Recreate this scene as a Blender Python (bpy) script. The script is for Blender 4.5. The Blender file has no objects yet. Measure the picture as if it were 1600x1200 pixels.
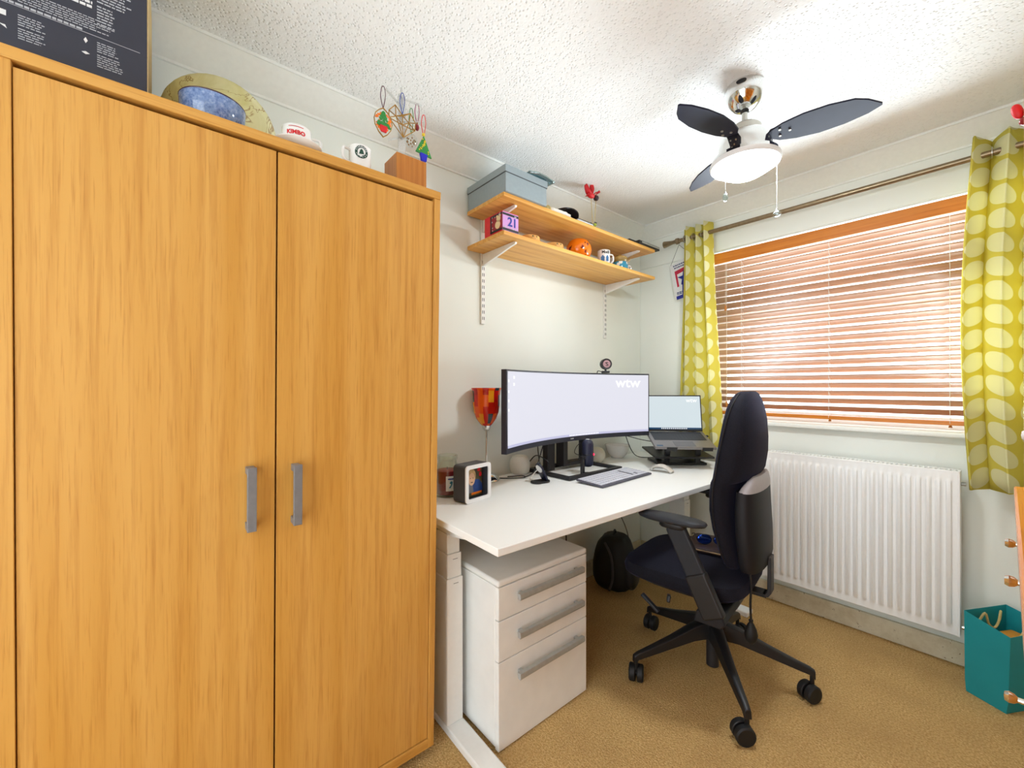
import bpy, bmesh, math, random
from mathutils import Vector, Matrix
random.seed(7)
SC = bpy.context.scene
COL = SC.collection
PI = math.pi
R = math.radians

# ------------------------------------------------------------------ camera, world, exposure
cam_d = bpy.data.cameras.new('camera')
cam = bpy.data.objects.new('camera', cam_d)
COL.objects.link(cam)
cam_d.sensor_width = 36.0
cam_d.lens = 649.0 / 1600.0 * 36.0
cam_d.shift_y = 3.0 / 1600.0
cam_d.clip_start = 0.02
cam.location = (1.745, 0.0, 1.23)
cam.rotation_euler = (R(90), 0, R(50))
SC.camera = cam

world = bpy.data.worlds.new('daylight')
SC.world = world
world.use_nodes = True
wb = world.node_tree.nodes['Background']
wb.inputs[0].default_value = (0.86, 0.94, 1.0, 1)
wb.inputs[1].default_value = 2.2
vs = SC.view_settings
vs.view_transform = 'Standard'
vs.look = 'None'
vs.gamma = 1.0
vs.use_curve_mapping = False
vs.exposure = 0.9


def area(name, loc, rot, sx, sy, power, col=(1, 1, 1)):
    d = bpy.data.lights.new(name, 'AREA')
    d.shape = 'RECTANGLE'
    d.size, d.size_y = sx, sy
    d.energy = power
    d.color = col
    o = bpy.data.objects.new(name, d)
    COL.objects.link(o)
    o.location = loc
    o.rotation_euler = rot
    return o


# added area light standing in for window daylight, aimed up through the tilted blind
area('outdoor_daylight', (1.25, 4.75, 0.62), (R(-90 - 25), 0, 0), 3.6, 1.2, 345, (0.84, 0.94, 1.0))


# ------------------------------------------------------------------ helpers
def S(r, g, b):
    f = lambda c: (c / 255 / 12.92) if c / 255 <= 0.04045 else ((c / 255 + 0.055) / 1.055) ** 2.4
    return (f(r), f(g), f(b), 1.0)


class N:
    """tiny node helper around one material"""
    def __init__(s, name):
        s.m = bpy.data.materials.new(name)
        s.m.use_nodes = True
        s.t = s.m.node_tree
        s.n = s.t.nodes
        s.p = s.n['Principled BSDF']
        s.out = s.n['Material Output']

    def node(s, typ, **kw):
        n = s.n.new(typ)
        for k, v in kw.items():
            if hasattr(n, k) and not k.startswith('i_'):
                setattr(n, k, v)
        return n

    def link(s, a, b):
        s.t.links.new(a, b)

    def coord(s, scale=(1, 1, 1), kind='Object', rot=(0, 0, 0)):
        c = s.node('ShaderNodeTexCoord')
        m = s.node('ShaderNodeMapping')
        m.inputs['Scale'].default_value = scale
        m.inputs['Rotation'].default_value = rot
        s.link(c.outputs[kind], m.inputs['Vector'])
        return m.outputs['Vector']

    def noise(s, vec, scale, detail=3, rough=0.5, dist=0.0):
        n = s.node('ShaderNodeTexNoise')
        n.inputs['Scale'].default_value = scale
        n.inputs['Detail'].default_value = detail
        n.inputs['Roughness'].default_value = rough
        n.inputs['Distortion'].default_value = dist
        s.link(vec, n.inputs['Vector'])
        return n.outputs['Fac']

    def ramp(s, fac, stops):
        r = s.node('ShaderNodeValToRGB')
        e = r.color_ramp.elements
        while len(e) < len(stops):
            e.new(0.5)
        for i, (pos, col) in enumerate(stops):
            e[i].position = pos
            e[i].color = col
        s.link(fac, r.inputs['Fac'])
        return r.outputs['Color']

    def mix(s, a, b, fac, mode='MIX'):
        m = s.node('ShaderNodeMix', data_type='RGBA', blend_type=mode)
        for sock, v in ((m.inputs[0], fac), (m.inputs[6], a), (m.inputs[7], b)):
            if hasattr(v, 'is_output'):
                s.link(v, sock)
            else:
                sock.default_value = v
        return m.outputs[2]

    def math(s, op, a, b=0.0, clamp=False):
        m = s.node('ShaderNodeMath', operation=op)
        m.use_clamp = clamp
        for i, v in enumerate((a, b)):
            if hasattr(v, 'is_output'):
                s.link(v, m.inputs[i])
            else:
                m.inputs[i].default_value = v
        return m.outputs[0]

    def bump(s, h, strength=0.2, dist=0.01):
        b = s.node('ShaderNodeBump')
        b.inputs['Strength'].default_value = strength
        b.inputs['Distance'].default_value = dist
        s.link(h, b.inputs['Height'])
        s.link(b.outputs['Normal'], s.p.inputs['Normal'])

    def base(s, c):
        if hasattr(c, 'is_output'):
            s.link(c, s.p.inputs['Base Color'])
        else:
            s.p.inputs['Base Color'].default_value = c


def plain(name, col, rough=0.5, metal=0.0, var=0.04, bump=0.0, nscale=60, spec=0.5, emit=None, es=1.0, coat=0.0):
    k = N(name)
    v = k.coord()
    f = k.noise(v, nscale, 3)
    lo = tuple(c * (1 - var) for c in col[:3]) + (1,)
    hi = tuple(min(1, c * (1 + var)) for c in col[:3]) + (1,)
    k.base(k.ramp(f, [(0.3, lo), (0.7, hi)]))
    k.p.inputs['Roughness'].default_value = rough
    k.p.inputs['Metallic'].default_value = metal
    k.p.inputs['Specular IOR Level'].default_value = spec
    if coat:
        k.p.inputs['Coat Weight'].default_value = coat
        k.p.inputs['Coat Roughness'].default_value = 0.08
    if bump:
        k.bump(f, bump, 0.002)
    if emit:
        k.p.inputs['Emission Color'].default_value = emit
        k.p.inputs['Emission Strength'].default_value = es
    return k.m


def wood(name, light, mid, dark, along='z', rough=0.38, band=9.0, knots=False, fine=70.0, spec=0.4, grain=0.45):
    k = N(name)
    st = {'x': (0.035, 1, 1), 'y': (1, 0.035, 1), 'z': (1, 1, 0.035)}[along]
    v = k.coord(st)
    f1 = k.noise(v, band, 2, 0.45, 0.3)
    f2 = k.noise(v, fine, 5, 0.65, 0.4)
    f3 = k.noise(v, fine * 3.2, 3, 0.6)
    c1 = k.ramp(f1, [(0.34, mid), (0.5, light), (0.62, mid), (0.72, light)])
    c2 = k.mix(c1, dark, k.math('MULTIPLY', k.ramp(f2, [(0.48, (0, 0, 0, 1)), (0.75, (1, 1, 1, 1))]), grain))
    c3 = k.mix(c2, dark, k.math('MULTIPLY', k.ramp(f3, [(0.55, (0, 0, 0, 1)), (0.7, (1, 1, 1, 1))]), 0.36))
    if knots:
        vv = k.coord({'x': (2.2, 9, 9), 'y': (9, 2.2, 9), 'z': (9, 9, 2.2)}[along])
        vo = k.node('ShaderNodeTexVoronoi')
        vo.inputs['Scale'].default_value = 1.0
        k.link(vv, vo.inputs['Vector'])
        kn = k.ramp(vo.outputs['Distance'], [(0.03, (1, 1, 1, 1)), (0.10, (0, 0, 0, 1))])
        c3 = k.mix(c3, tuple(c * 0.35 for c in dark[:3]) + (1,), kn)
    k.base(c3)
    k.p.inputs['Roughness'].default_value = rough
    k.p.inputs['Specular IOR Level'].default_value = spec
    k.bump(f2, 0.06, 0.002)
    return k.m


def glass(name, col=(1, 1, 1, 1), rough=0.02, mixf=0.12, alpha_col=None):
    """thin clear pane: transparent with a glossy sheen"""
    k = N(name)
    k.n.remove(k.p)
    tr = k.node('ShaderNodeBsdfTransparent')
    tr.inputs[0].default_value = col
    gl = k.node('ShaderNodeBsdfGlossy')
    gl.inputs['Roughness'].default_value = rough
    lw = k.node('ShaderNodeLayerWeight')
    lw.inputs[0].default_value = 0.25
    f = k.math('ADD', k.math('MULTIPLY', lw.outputs['Facing'], 0.55), mixf * 0.5, True)
    mx = k.node('ShaderNodeMixShader')
    k.link(f, mx.inputs[0])
    k.link(tr.outputs[0], mx.inputs[1])
    k.link(gl.outputs[0], mx.inputs[2])
    k.link(mx.outputs[0], k.out.inputs[0])
    return k.m


class B:
    """collects shapes in one bmesh; build() links them as one mesh object"""
    def __init__(s):
        s.bm = bmesh.new()

    def box(s, c, d, rot=None):
        M = Matrix.Translation(c)
        if rot is not None:
            M = M @ (rot if isinstance(rot, Matrix) else Matrix.Rotation(rot, 4, 'Z'))
        bmesh.ops.create_cube(s.bm, size=1, matrix=M @ Matrix.Diagonal((d[0], d[1], d[2], 1)))
        return s

    def b2(s, lo, hi):
        return s.box([(a + b) / 2 for a, b in zip(lo, hi)], [abs(b - a) for a, b in zip(lo, hi)])

    def cyl(s, p0, p1, r0, r1=None, seg=16):
        p0, p1 = Vector(p0), Vector(p1)
        d = p1 - p0
        q = d.to_track_quat('Z', 'Y').to_matrix().to_4x4()
        bmesh.ops.create_cone(s.bm, cap_ends=True, segments=seg, radius1=r0, radius2=r0 if r1 is None else r1,
                              depth=d.length, matrix=Matrix.Translation((p0 + p1) / 2) @ q)
        return s

    def sph(s, c, r, seg=16, scale=(1, 1, 1), rot=None):
        M = Matrix.Translation(c)
        if rot is not None:
            M = M @ rot
        bmesh.ops.create_uvsphere(s.bm, u_segments=seg, v_segments=max(6, seg // 2), radius=r,
                                  matrix=M @ Matrix.Diagonal((*scale, 1)))
        return s

    def surf(s, f, nu, nv, cu=False, cv=False):
        g = [[s.bm.verts.new(f(i / (nu if cu else nu - 1), j / (nv if cv else nv - 1))) for j in range(nv)] for i in range(nu)]
        for i in range(nu if cu else nu - 1):
            for j in range(nv if cv else nv - 1):
                a, b = g[i][j], g[(i + 1) % nu][j]
                c, d = g[(i + 1) % nu][(j + 1) % nv], g[i][(j + 1) % nv]
                try:
                    s.bm.faces.new((a, b, c, d))
                except ValueError:
                    pass
        return s

    def lathe(s, prof, seg=28, M=None):
        M = M or Matrix()
        rings = []
        for r, z in prof:
            if r < 1e-5:
                rings.append([s.bm.verts.new(M @ Vector((0, 0, z)))])
            else:
                rings.append([s.bm.verts.new(M @ Vector((r * math.cos(2 * PI * i / seg), r * math.sin(2 * PI * i / seg), z))) for i in range(seg)])
        for a, b in zip(rings, rings[1:]):
            for i in range(seg):
                j = (i + 1) % seg
                if len(a) == 1 and len(b) == 1:
                    continue
                if len(a) == 1:
                    s.bm.faces.new((a[0], b[j], b[i]))
                elif len(b) == 1:
                    s.bm.faces.new((a[i], a[j], b[0]))
                else:
                    s.bm.faces.new((a[i], a[j], b[j], b[i]))
        return s

    def prism(s, poly, h, M=None, h0=0.0):
        M = M or Matrix()
        lo = [s.bm.verts.new(M @ Vector((x, y, h0))) for x, y in poly]
        hi = [s.bm.verts.new(M @ Vector((x, y, h0 + h))) for x, y in poly]
        n = len(poly)
        s.bm.faces.new(lo[::-1])
        s.bm.faces.new(hi)
        for i in range(n):
            s.bm.faces.new((lo[i], lo[(i + 1) % n], hi[(i + 1) % n], hi[i]))
        return s

    def frame(s, outer, inner, h, M=None, h0=0.0):
        """prism ring between two polygons with equal point counts"""
        M = M or Matrix()
        n = len(outer)
        V = lambda P, z: [s.bm.verts.new(M @ Vector((x, y, z))) for x, y in P]
        ol, oh, il, ih = V(outer, h0), V(outer, h0 + h), V(inner, h0), V(inner, h0 + h)
        for i in range(n):
            j = (i + 1) % n
            s.bm.faces.new((ol[i], ol[j], oh[j], oh[i]))
            s.bm.faces.new((il[j], il[i], ih[i], ih[j]))
            s.bm.faces.new((oh[i], oh[j], ih[j], ih[i]))
            s.bm.faces.new((ol[j], ol[i], il[i], il[j]))
        return s

    def tube(s, pts, r, seg=8):
        pts = [Vector(p) for p in pts]
        n = len(pts)
        rad = r if isinstance(r, (list, tuple)) else [r] * n
        rings = []
        up = Vector((0, 0, 1))
        prev = None
        for i, p in enumerate(pts):
            t = (pts[min(i + 1, n - 1)] - pts[max(i - 1, 0)]).normalized()
            if prev is None:
                a = t.orthogonal().normalized()
            else:
                a = (prev - t * prev.dot(t))
                a = a.normalized() if a.length > 1e-6 else t.orthogonal().normalized()
            prev = a
            b = t.cross(a)
            rings.append([s.bm.verts.new(p + (a * math.cos(2 * PI * k / seg) + b * math.sin(2 * PI * k / seg)) * rad[i]) for k in range(seg)])
        for x, y in zip(rings, rings[1:]):
            for k in range(seg):
                l = (k + 1) % seg
                s.bm.faces.new((x[k], x[l], y[l], y[k]))
        s.bm.faces.new(rings[0][::-1])
        s.bm.faces.new(rings[-1])
        return s

    def mesh(s, me, M):
        t = bmesh.new()
        t.from_mesh(me)
        t.transform(M)
        tm = bpy.data.meshes.new('tmp')
        t.to_mesh(tm)
        t.free()
        s.bm.from_mesh(tm)
        bpy.data.meshes.remove(tm)
        return s

    def sell(s, c, d, e1=0.5, e2=0.5, nu=28, nv=15, M=None):
        """superellipsoid: soft cushion-like box"""
        M = M or Matrix()
        c = Vector(c)
        pw = lambda v, e: math.copysign(abs(v) ** e, v)

        def f(u, v):
            a, b = u * 2 * PI, -PI / 2 + v * PI
            return M @ (c + Vector((d[0] * pw(math.cos(b), e1) * pw(math.cos(a), e2),
                                    d[1] * pw(math.cos(b), e1) * pw(math.sin(a), e2), d[2] * pw(math.sin(b), e1))))
        s.surf(f, nu, nv, cu=True)
        return s

    def build(s, name, m, parent=None, smooth=False, bev=0.0, seg=2, solid=0.0, label=None, doubles=True):
        if doubles:
            bmesh.ops.remove_doubles(s.bm, verts=s.bm.verts, dist=1e-6)
        bmesh.ops.recalc_face_normals(s.bm, faces=s.bm.faces)
        me = bpy.data.meshes.new(name)
        s.bm.to_mesh(me)
        s.bm.free()
        me.materials.append(m)
        if smooth:
            for p in me.polygons:
                p.use_smooth = True
            me.set_sharp_from_angle(angle=R(38))
        o = bpy.data.objects.new(name, me)
        COL.objects.link(o)
        if parent is not None:
            o.parent = parent
        if bev:
            md = o.modifiers.new('bevel', 'BEVEL')
            md.width = bev
            md.segments = seg
            md.limit_method = 'ANGLE'
            md.angle_limit = R(40)
        if solid:
            md = o.modifiers.new('solid', 'SOLIDIFY')
            md.thickness = solid
            md.offset = 0
        if label:
            o['label'] = label
        return o


def thing(name, label, cat, loc=(0, 0, 0), rz=0.0, group=None, rot=None):
    o = bpy.data.objects.new(name, None)
    o.empty_display_size = 0.05
    COL.objects.link(o)
    o.location = loc
    o.rotation_euler = rot if rot else (0, 0, rz)
    return tag(o, label, cat, group)


def tag(o, label, cat, group=None):
    o['label'] = label
    o['category'] = cat
    if group:
        o['group'] = group
    return o


def struct(o, label=None):
    o['kind'] = 'structure'
    if label:
        o['label'] = label
    return o


def copy_part(o, parent, loc=None, rz=None):
    c = o.copy()
    COL.objects.link(c)
    c.parent = parent
    if loc is not None:
        c.location = loc
    if rz is not None:
        c.rotation_euler = (0, 0, rz)
    for ch in list(o.children):
        copy_part(ch, c)
    return c


_tc = {}


def text_mesh(s, size, ext=0.0004, bold=0.0):
    key = (s, size, ext, bold)
    if key in _tc:
        return _tc[key]
    cu = bpy.data.curves.new('t', 'FONT')
    cu.body = s
    cu.size = size
    cu.align_x = 'CENTER'
    cu.align_y = 'CENTER'
    cu.extrude = ext
    cu.offset = size * bold
    cu.resolution_u = 3
    o = bpy.data.objects.new('t', cu)
    COL.objects.link(o)
    dg = bpy.context.evaluated_depsgraph_get()
    me = bpy.data.meshes.new_from_object(o.evaluated_get(dg))
    bpy.data.objects.remove(o)
    _tc[key] = me
    return me


def face(loc, n, up=(0, 0, 1)):
    """matrix whose local z is n, local y is up, local x is the reading direction"""
    n = Vector(n).normalized()
    up = Vector(up)
    r = up.cross(n).normalized()
    u = n.cross(r)
    M = Matrix.Identity(4)
    for i in range(3):
        M[i][0], M[i][1], M[i][2], M[i][3] = r[i], u[i], n[i], loc[i]
    return M


def rrect(w, h, r, n=4, cx=0, cy=0):
    P = []
    for qx, qy, a0 in ((1, 1, 0), (-1, 1, 90), (-1, -1, 180), (1, -1, 270)):
        for i in range(n + 1):
            a = R(a0 + 90 * i / n)
            P.append((cx + qx * (w / 2 - r) + r * math.cos(a), cy + qy * (h / 2 - r) + r * math.sin(a)))
    return P


def arc(p0, p1, sag, n=10):
    p0, p1, s = Vector(p0), Vector(p1), Vector(sag)
    return [p0.lerp(p1, i / n) + s * (4 * (i / n) * (1 - i / n)) for i in range(n + 1)]


def spline(P, n=8):
    P = [Vector(p) for p in P]
    out = []
    Q = [P[0]] + P + [P[-1]]
    for i in range(1, len(Q) - 2):
        a, b, c, d = Q[i - 1:i + 3]
        for k in range(n):
            t = k / n
            out.append(0.5 * ((2 * b) + (c - a) * t + (2 * a - 5 * b + 4 * c - d) * t * t + (3 * b - a - 3 * c + d) * t ** 3))
    out.append(P[-1])
    return out


def lerpt(tab, x):
    """piecewise-linear lookup with a sorted table [(x, v), ...]"""
    if x <= tab[0][0]:
        return tab[0][1]
    for (a, va), (b, vb) in zip(tab, tab[1:]):
        if x <= b:
            return va + (vb - va) * (x - a) / (b - a)
    return tab[-1][1]


# ------------------------------------------------------------------ materials
M = {}
k = N('wall_paint')
v = k.coord()
k.base(k.ramp(k.noise(v, 2.0, 2), [(0.3, S(236, 240, 232)), (0.7, S(242, 245, 238))]))
k.p.inputs['Roughness'].default_value = 0.75
k.bump(k.noise(v, 190, 3), 0.12, 0.002)
M['wall'] = k.m

k = N('stippled_ceiling')
v = k.coord()
n1 = k.noise(v, 62, 2, 0.55)
vo = k.node('ShaderNodeTexVoronoi')
vo.inputs['Scale'].default_value = 88
k.link(v, vo.inputs['Vector'])
h = k.math('ADD', k.ramp(vo.outputs['Distance'], [(0.10, (0, 0, 0, 1)), (0.40, (1, 1, 1, 1))]), k.math('MULTIPLY', n1, 0.8))
k.base(S(246, 247, 245))
k.p.inputs['Roughness'].default_value = 0.8
k.bump(h, 0.6, 0.0045)
M['ceiling'] = k.m

M['trim'] = plain('white_trim_paint', S(242, 244, 238), 0.55, var=0.02)
k = N('old_skirting_paint')
v = k.coord()
f = k.noise(v, 9, 6, 0.7)
f2 = k.noise(v, 55, 3)
c = k.ramp(f, [(0.3, S(198, 184, 150)), (0.6, S(226, 218, 192))])
k.base(k.mix(c, S(120, 92, 55), k.ramp(f2, [(0.68, (0, 0, 0, 1)), (0.74, (1, 1, 1, 1))])))
k.p.inputs['Roughness'].default_value = 0.5
M['skirting'] = k.m

k = N('beige_loop_carpet')
v = k.coord()
f = k.noise(v, 150, 4, 0.7)
f2 = k.noise(v, 5, 3)
vo = k.node('ShaderNodeTexVoronoi')
vo.inputs['Scale'].default_value = 210
k.link(v, vo.inputs['Vector'])
c = k.ramp(f, [(0.25, S(156, 116, 64)), (0.5, S(212, 172, 110)), (0.75, S(244, 214, 160))])
c = k.mix(c, S(178, 140, 90), k.math('MULTIPLY', k.ramp(f2, [(0.4, (0, 0, 0, 1)), (0.7, (1, 1, 1, 1))]), 0.35))
k.base(c)
k.p.inputs['Roughness'].default_value = 0.95
k.p.inputs['Specular IOR Level'].default_value = 0.1
k.bump(k.math('ADD', k.math('MULTIPLY', vo.outputs['Distance'], -1.0), f), 0.8, 0.006)
M['carpet'] = k.m

M['oak'] = wood('oak_veneer', S(216, 162, 82), S(204, 146, 62), S(164, 98, 28), 'z', 0.4, 6.0)
M['oak_h'] = wood('oak_veneer_crosswise', S(216, 162, 82), S(204, 146, 62), S(168, 102, 32), 'y', 0.4, 14.0)
M['pine'] = wood('varnished_pine', S(236, 182, 98), S(226, 166, 76), S(188, 112, 34), 'y', 0.4, 16.0, True, 45.0, 0.4, 0.75)
M['pine_v'] = wood('orange_pine', S(226, 150, 66), S(214, 134, 48), S(176, 96, 26), 'z', 0.3, 14.0)
M['pine_red'] = wood('orange_pine_crosswise', S(232, 142, 40), S(222, 128, 30), S(180, 92, 16), 'y', 0.22, 14.0)
M['block'] = wood('reddish_oak_block', S(194, 126, 52), S(178, 106, 36), S(140, 76, 20), 'z', 0.35, 22.0)
k = N('glare_paled_blind_wood')
v = k.coord((0.05, 1, 1))
f = k.noise(v, 60, 4, 0.6)
cb = k.ramp(f, [(0.3, S(184, 138, 104)), (0.6, S(198, 156, 126)), (0.8, S(174, 124, 88))])  # honey wood paled so the colour carries the daylight glare on the slats
k.base(cb)
k.p.inputs['Roughness'].default_value = 0.5
k.p.inputs['Specular IOR Level'].default_value = 0.35
M['blind'] = k.m
M['blind_dark'] = wood('honey_blind_valance', S(214, 132, 44), S(204, 118, 30), S(168, 88, 16), 'x', 0.35, 18.0)

M['desk'] = plain('white_desk_laminate', S(246, 247, 244), 0.42, var=0.012, nscale=300, bump=0.05)
M['white_metal'] = plain('white_powder_coat', S(240, 240, 236), 0.45, var=0.015)
M['ped'] = plain('white_drawer_laminate', S(243, 243, 240), 0.5, var=0.025, nscale=16)
M['rad'] = plain('white_radiator_enamel', S(248, 248, 246), 0.35, var=0.01)
M['steel'] = plain('brushed_aluminium', S(182, 184, 182), 0.42, 0.5, var=0.06)
M['grey_handle'] = plain('grey_handle_paint', S(132, 134, 138), 0.45, 0.35, var=0.06)
M['chrome'] = plain('polished_chrome', S(222, 222, 220), 0.06, 1.0, var=0.0)
M['nickel'] = plain('satin_nickel', S(196, 194, 186), 0.28, 0.9, var=0.02)
M['rod'] = plain('antique_brushed_metal', S(150, 134, 108), 0.32, 0.9, var=0.1)
M['black'] = plain('black_plastic', S(22, 22, 25), 0.45, var=0.1)
M['matte'] = plain('matte_black_metal', S(36, 35, 38), 0.5, var=0.1)
M['rubber'] = plain('black_rubber', S(15, 15, 17), 0.6, var=0.1)
M['gap'] = plain('dark_gap', S(14, 10, 8), 0.9)
M['cable'] = plain('black_cable', S(20, 20, 22), 0.5)
M['wcable'] = plain('white_cable', S(222, 220, 210), 0.5)
k = N('navy_black_chair_fabric')
v = k.coord()
f = k.noise(v, 260, 3, 0.7)
k.base(k.ramp(f, [(0.3, S(11, 11, 18)), (0.7, S(25, 25, 36))]))
k.p.inputs['Roughness'].default_value = 0.85
k.p.inputs['Specular IOR Level'].default_value = 0.25
k.p.inputs['Sheen Weight'].default_value = 0.12
k.p.inputs['Sheen Tint'].default_value = S(130, 130, 190)
k.bump(f, 0.25, 0.002)
M['fabric'] = k.m
M['shell'] = plain('charcoal_chair_shell', S(28, 28, 32), 0.55, var=0.08, nscale=400, bump=0.1, spec=0.3)
M['shell_light'] = plain('pale_shell_inside', S(176, 172, 176), 0.4, var=0.03)
M['arm'] = plain('dark_grey_arm_plastic', S(38, 40, 46), 0.5, var=0.06, spec=0.35)
M['blade'] = plain('espresso_fan_blade', S(30, 31, 50), 0.5, var=0.12, nscale=20, spec=0.2)
M['bowl_glass'] = plain('opal_glass_fill_glow', S(244, 244, 240), 0.25, var=0.0, emit=(0.90, 0.96, 1.0, 1), es=66)  # glow added as fill for desk and floor; the bowl is really unlit
M['white'] = plain('white_plastic', S(240, 240, 240), 0.4, var=0.01)
M['porcelain'] = plain('white_porcelain', S(242, 241, 238), 0.15, var=0.01, coat=0.5)
M['screen'] = plain('lit_white_screen', S(10, 10, 10), 0.75, emit=S(238, 238, 250), es=0.48, var=0.0)
M['screen_bar'] = plain('lit_lilac_taskbar', S(10, 10, 10), 0.3, emit=S(204, 204, 236), es=0.48, var=0.0)
M['screen_white'] = plain('lit_pure_white_pixels', S(10, 10, 10), 0.3, emit=(1, 1, 1, 1), es=0.62, var=0.0)
M['screen_dark'] = plain('lit_dark_blue_taskbar', S(10, 10, 10), 0.3, emit=S(20, 62, 96), es=0.6, var=0.0)
M['bezel'] = plain('dark_monitor_bezel', S(30, 32, 46), 0.35, var=0.05)
M['laptop'] = plain('grey_laptop_aluminium', S(134, 130, 130), 0.38, 0.6, var=0.03)
M['keys_dark'] = plain('charcoal_keys', S(48, 50, 56), 0.5, var=0.05)
M['kb'] = plain('silver_keyboard_body', S(84, 84, 96), 0.5, 0.2, var=0.03)
M['kbkeys'] = plain('pale_grey_keys', S(214, 216, 226), 0.5, var=0.03)
M['red'] = plain('bright_red', S(214, 24, 34), 0.5, var=0.08)
M['darkred'] = plain('dark_red_wax', S(128, 14, 28), 0.35, var=0.08)
M['pink'] = plain('lilac_pink_card', S(206, 150, 206), 0.55, var=0.04)
M['blue'] = plain('ink_blue', S(28, 56, 150), 0.5, var=0.05)
M['green'] = plain('leaf_green', S(44, 138, 60), 0.5, var=0.15)
M['yellow'] = plain('bright_yellow', S(238, 206, 50), 0.5, var=0.05)
M['orange'] = plain('bright_orange', S(240, 120, 16), 0.3, var=0.08)
M['teal'] = plain('teal_paper', S(22, 148, 156), 0.6, var=0.06, nscale=7)
M['rope'] = plain('straw_rope', S(206, 184, 120), 0.8, var=0.15)
M['greybox'] = plain('grey_card', S(146, 158, 162), 0.6, var=0.03)
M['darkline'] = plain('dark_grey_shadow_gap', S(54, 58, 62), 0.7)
M['navybox'] = plain('navy_black_printed_card', S(44, 46, 60), 0.5, var=0.03)
M['cardboard'] = plain('raw_cardboard', S(196, 170, 120), 0.8, var=0.1)
M['print'] = plain('white_print', S(226, 226, 226), 0.6)
M['greyprint'] = plain('pale_grey_print', S(178, 180, 186), 0.6)
M['skin'] = plain('peach_print', S(232, 188, 150), 0.5, var=0.04)
M['blond'] = plain('blond_print', S(200, 164, 110), 0.5, var=0.3)
M['brown'] = plain('dark_brown_leather', S(52, 34, 30), 0.5, var=0.15)
M['tan'] = plain('tan_piping', S(168, 134, 92), 0.6)
M['gold'] = plain('gold_wire', S(176, 134, 62), 0.3, 0.8, var=0.1)
M['clear'] = glass('clear_acrylic', (0.96, 0.98, 0.98, 1), 0.03, 0.12)
M['frost'] = glass('frosty_acrylic', (0.95, 0.97, 0.97, 1), 0.25, 0.7)
M['jar'] = glass('clear_jar_glass', (0.95, 0.98, 0.94, 1), 0.03, 0.05)
M['pane'] = glass('window_glass', (0.98, 0.99, 1, 1), 0.01, 0.04)
M['crystal'] = glass('cut_glass_drop', (0.78, 0.90, 0.90, 1), 0.1, 0.3)
M['upvc'] = plain('white_upvc', S(238, 238, 238), 0.35, var=0.01)
M['woodbowl'] = wood('turned_maple', S(232, 180, 104), S(216, 156, 76), S(180, 116, 46), 'x', 0.45, 30.0)
M['wax'] = plain('white_crumpled_paper', S(236, 232, 222), 0.8, var=0.06, bump=0.4, nscale=90)
M['slateprint'] = plain('slate_blue_print', S(70, 84, 120), 0.5)
M['blackgloss'] = plain('glossy_black_vinyl', S(26, 22, 22), 0.2, var=0.1)

k = N('alabaster')
v = k.coord()
f = k.noise(v, 7, 5, 0.6, 1.2)
f2 = k.noise(v, 4.5, 5, 0.6, 1.5)
c = k.ramp(f, [(0.3, S(206, 198, 124)), (0.7, S(236, 232, 184))])
vein = k.ramp(k.math('ABSOLUTE', k.math('SUBTRACT', f2, 0.5)), [(0.0, (1, 1, 1, 1)), (0.012, (0, 0, 0, 1))])
k.base(k.mix(c, S(140, 92, 30), k.math('MULTIPLY', vein, 0.8)))
k.p.inputs['Roughness'].default_value = 0.22
M['alabaster'] = k.m

k = N('speckled_blue_glaze')
v = k.coord()
f = k.noise(v, 110, 8, 0.75)
k.base(k.ramp(f, [(0.3, S(58, 86, 150)), (0.5, S(116, 146, 200)), (0.7, S(176, 194, 226))]))
k.p.inputs['Roughness'].default_value = 0.12
k.p.inputs['Coat Weight'].default_value = 0.6
M['blueglaze'] = k.m

k = N('orange_patterned_glass')
v = k.coord()
vo = k.node('ShaderNodeTexVoronoi')
vo.inputs['Scale'].default_value = 34
k.link(v, vo.inputs['Vector'])
f = k.ramp(vo.outputs['Distance'], [(0.36, (1, 1, 1, 1)), (0.42, (0, 0, 0, 1))])
nz = k.ramp(k.noise(v, 14, 2), [(0.50, (0, 0, 0, 1)), (0.53, (1, 1, 1, 1))])
k.base(k.mix(S(246, 126, 14), S(120, 30, 6), k.math('MULTIPLY', f, nz)))
k.p.inputs['Roughness'].default_value = 0.15
k.p.inputs['Coat Weight'].default_value = 0.5
M['orb'] = k.m

k = N('sky_blue_spotted_glaze')
v = k.coord()
vo = k.node('ShaderNodeTexVoronoi')
vo.inputs['Scale'].default_value = 34
k.link(v, vo.inputs['Vector'])
k.base(k.ramp(vo.outputs['Distance'], [(0.36, S(242, 238, 226)), (0.40, S(56, 148, 180))]))
k.p.inputs['Roughness'].default_value = 0.15
M['spot'] = k.m

k = N('red_orange_mosaic_glass')
uv = k.node('ShaderNodeUVMap')
br = k.node('ShaderNodeTexBrick')
br.offset = 0.37
br.inputs['Scale'].default_value = 1.0
br.inputs['Mortar Size'].default_value = 0.0
br.inputs['Brick Width'].default_value = 0.17
br.inputs['Row Height'].default_value = 0.066
br.inputs['Color1'].default_value = (0, 0, 0, 1)
br.inputs['Color2'].default_value = (1, 1, 1, 1)
mp = k.node('ShaderNodeMapping')
mp.inputs['Rotation'].default_value = (0, 0, R(90))
k.link(uv.outputs[0], mp.inputs[0])
k.link(mp.outputs[0], br.inputs['Vector'])
cr = k.ramp(br.outputs['Color'], [(0.0, S(212, 30, 14)), (0.30, S(242, 92, 16)), (0.55, S(246, 158, 30)), (0.74, S(190, 20, 16)), (0.90, S(36, 56, 62))])
cr.node.color_ramp.interpolation = 'CONSTANT'
k.base(cr)
k.p.inputs['Roughness'].default_value = 0.2
k.p.inputs['Emission Strength'].default_value = 0.0
M['mosaic'] = k.m

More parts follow.
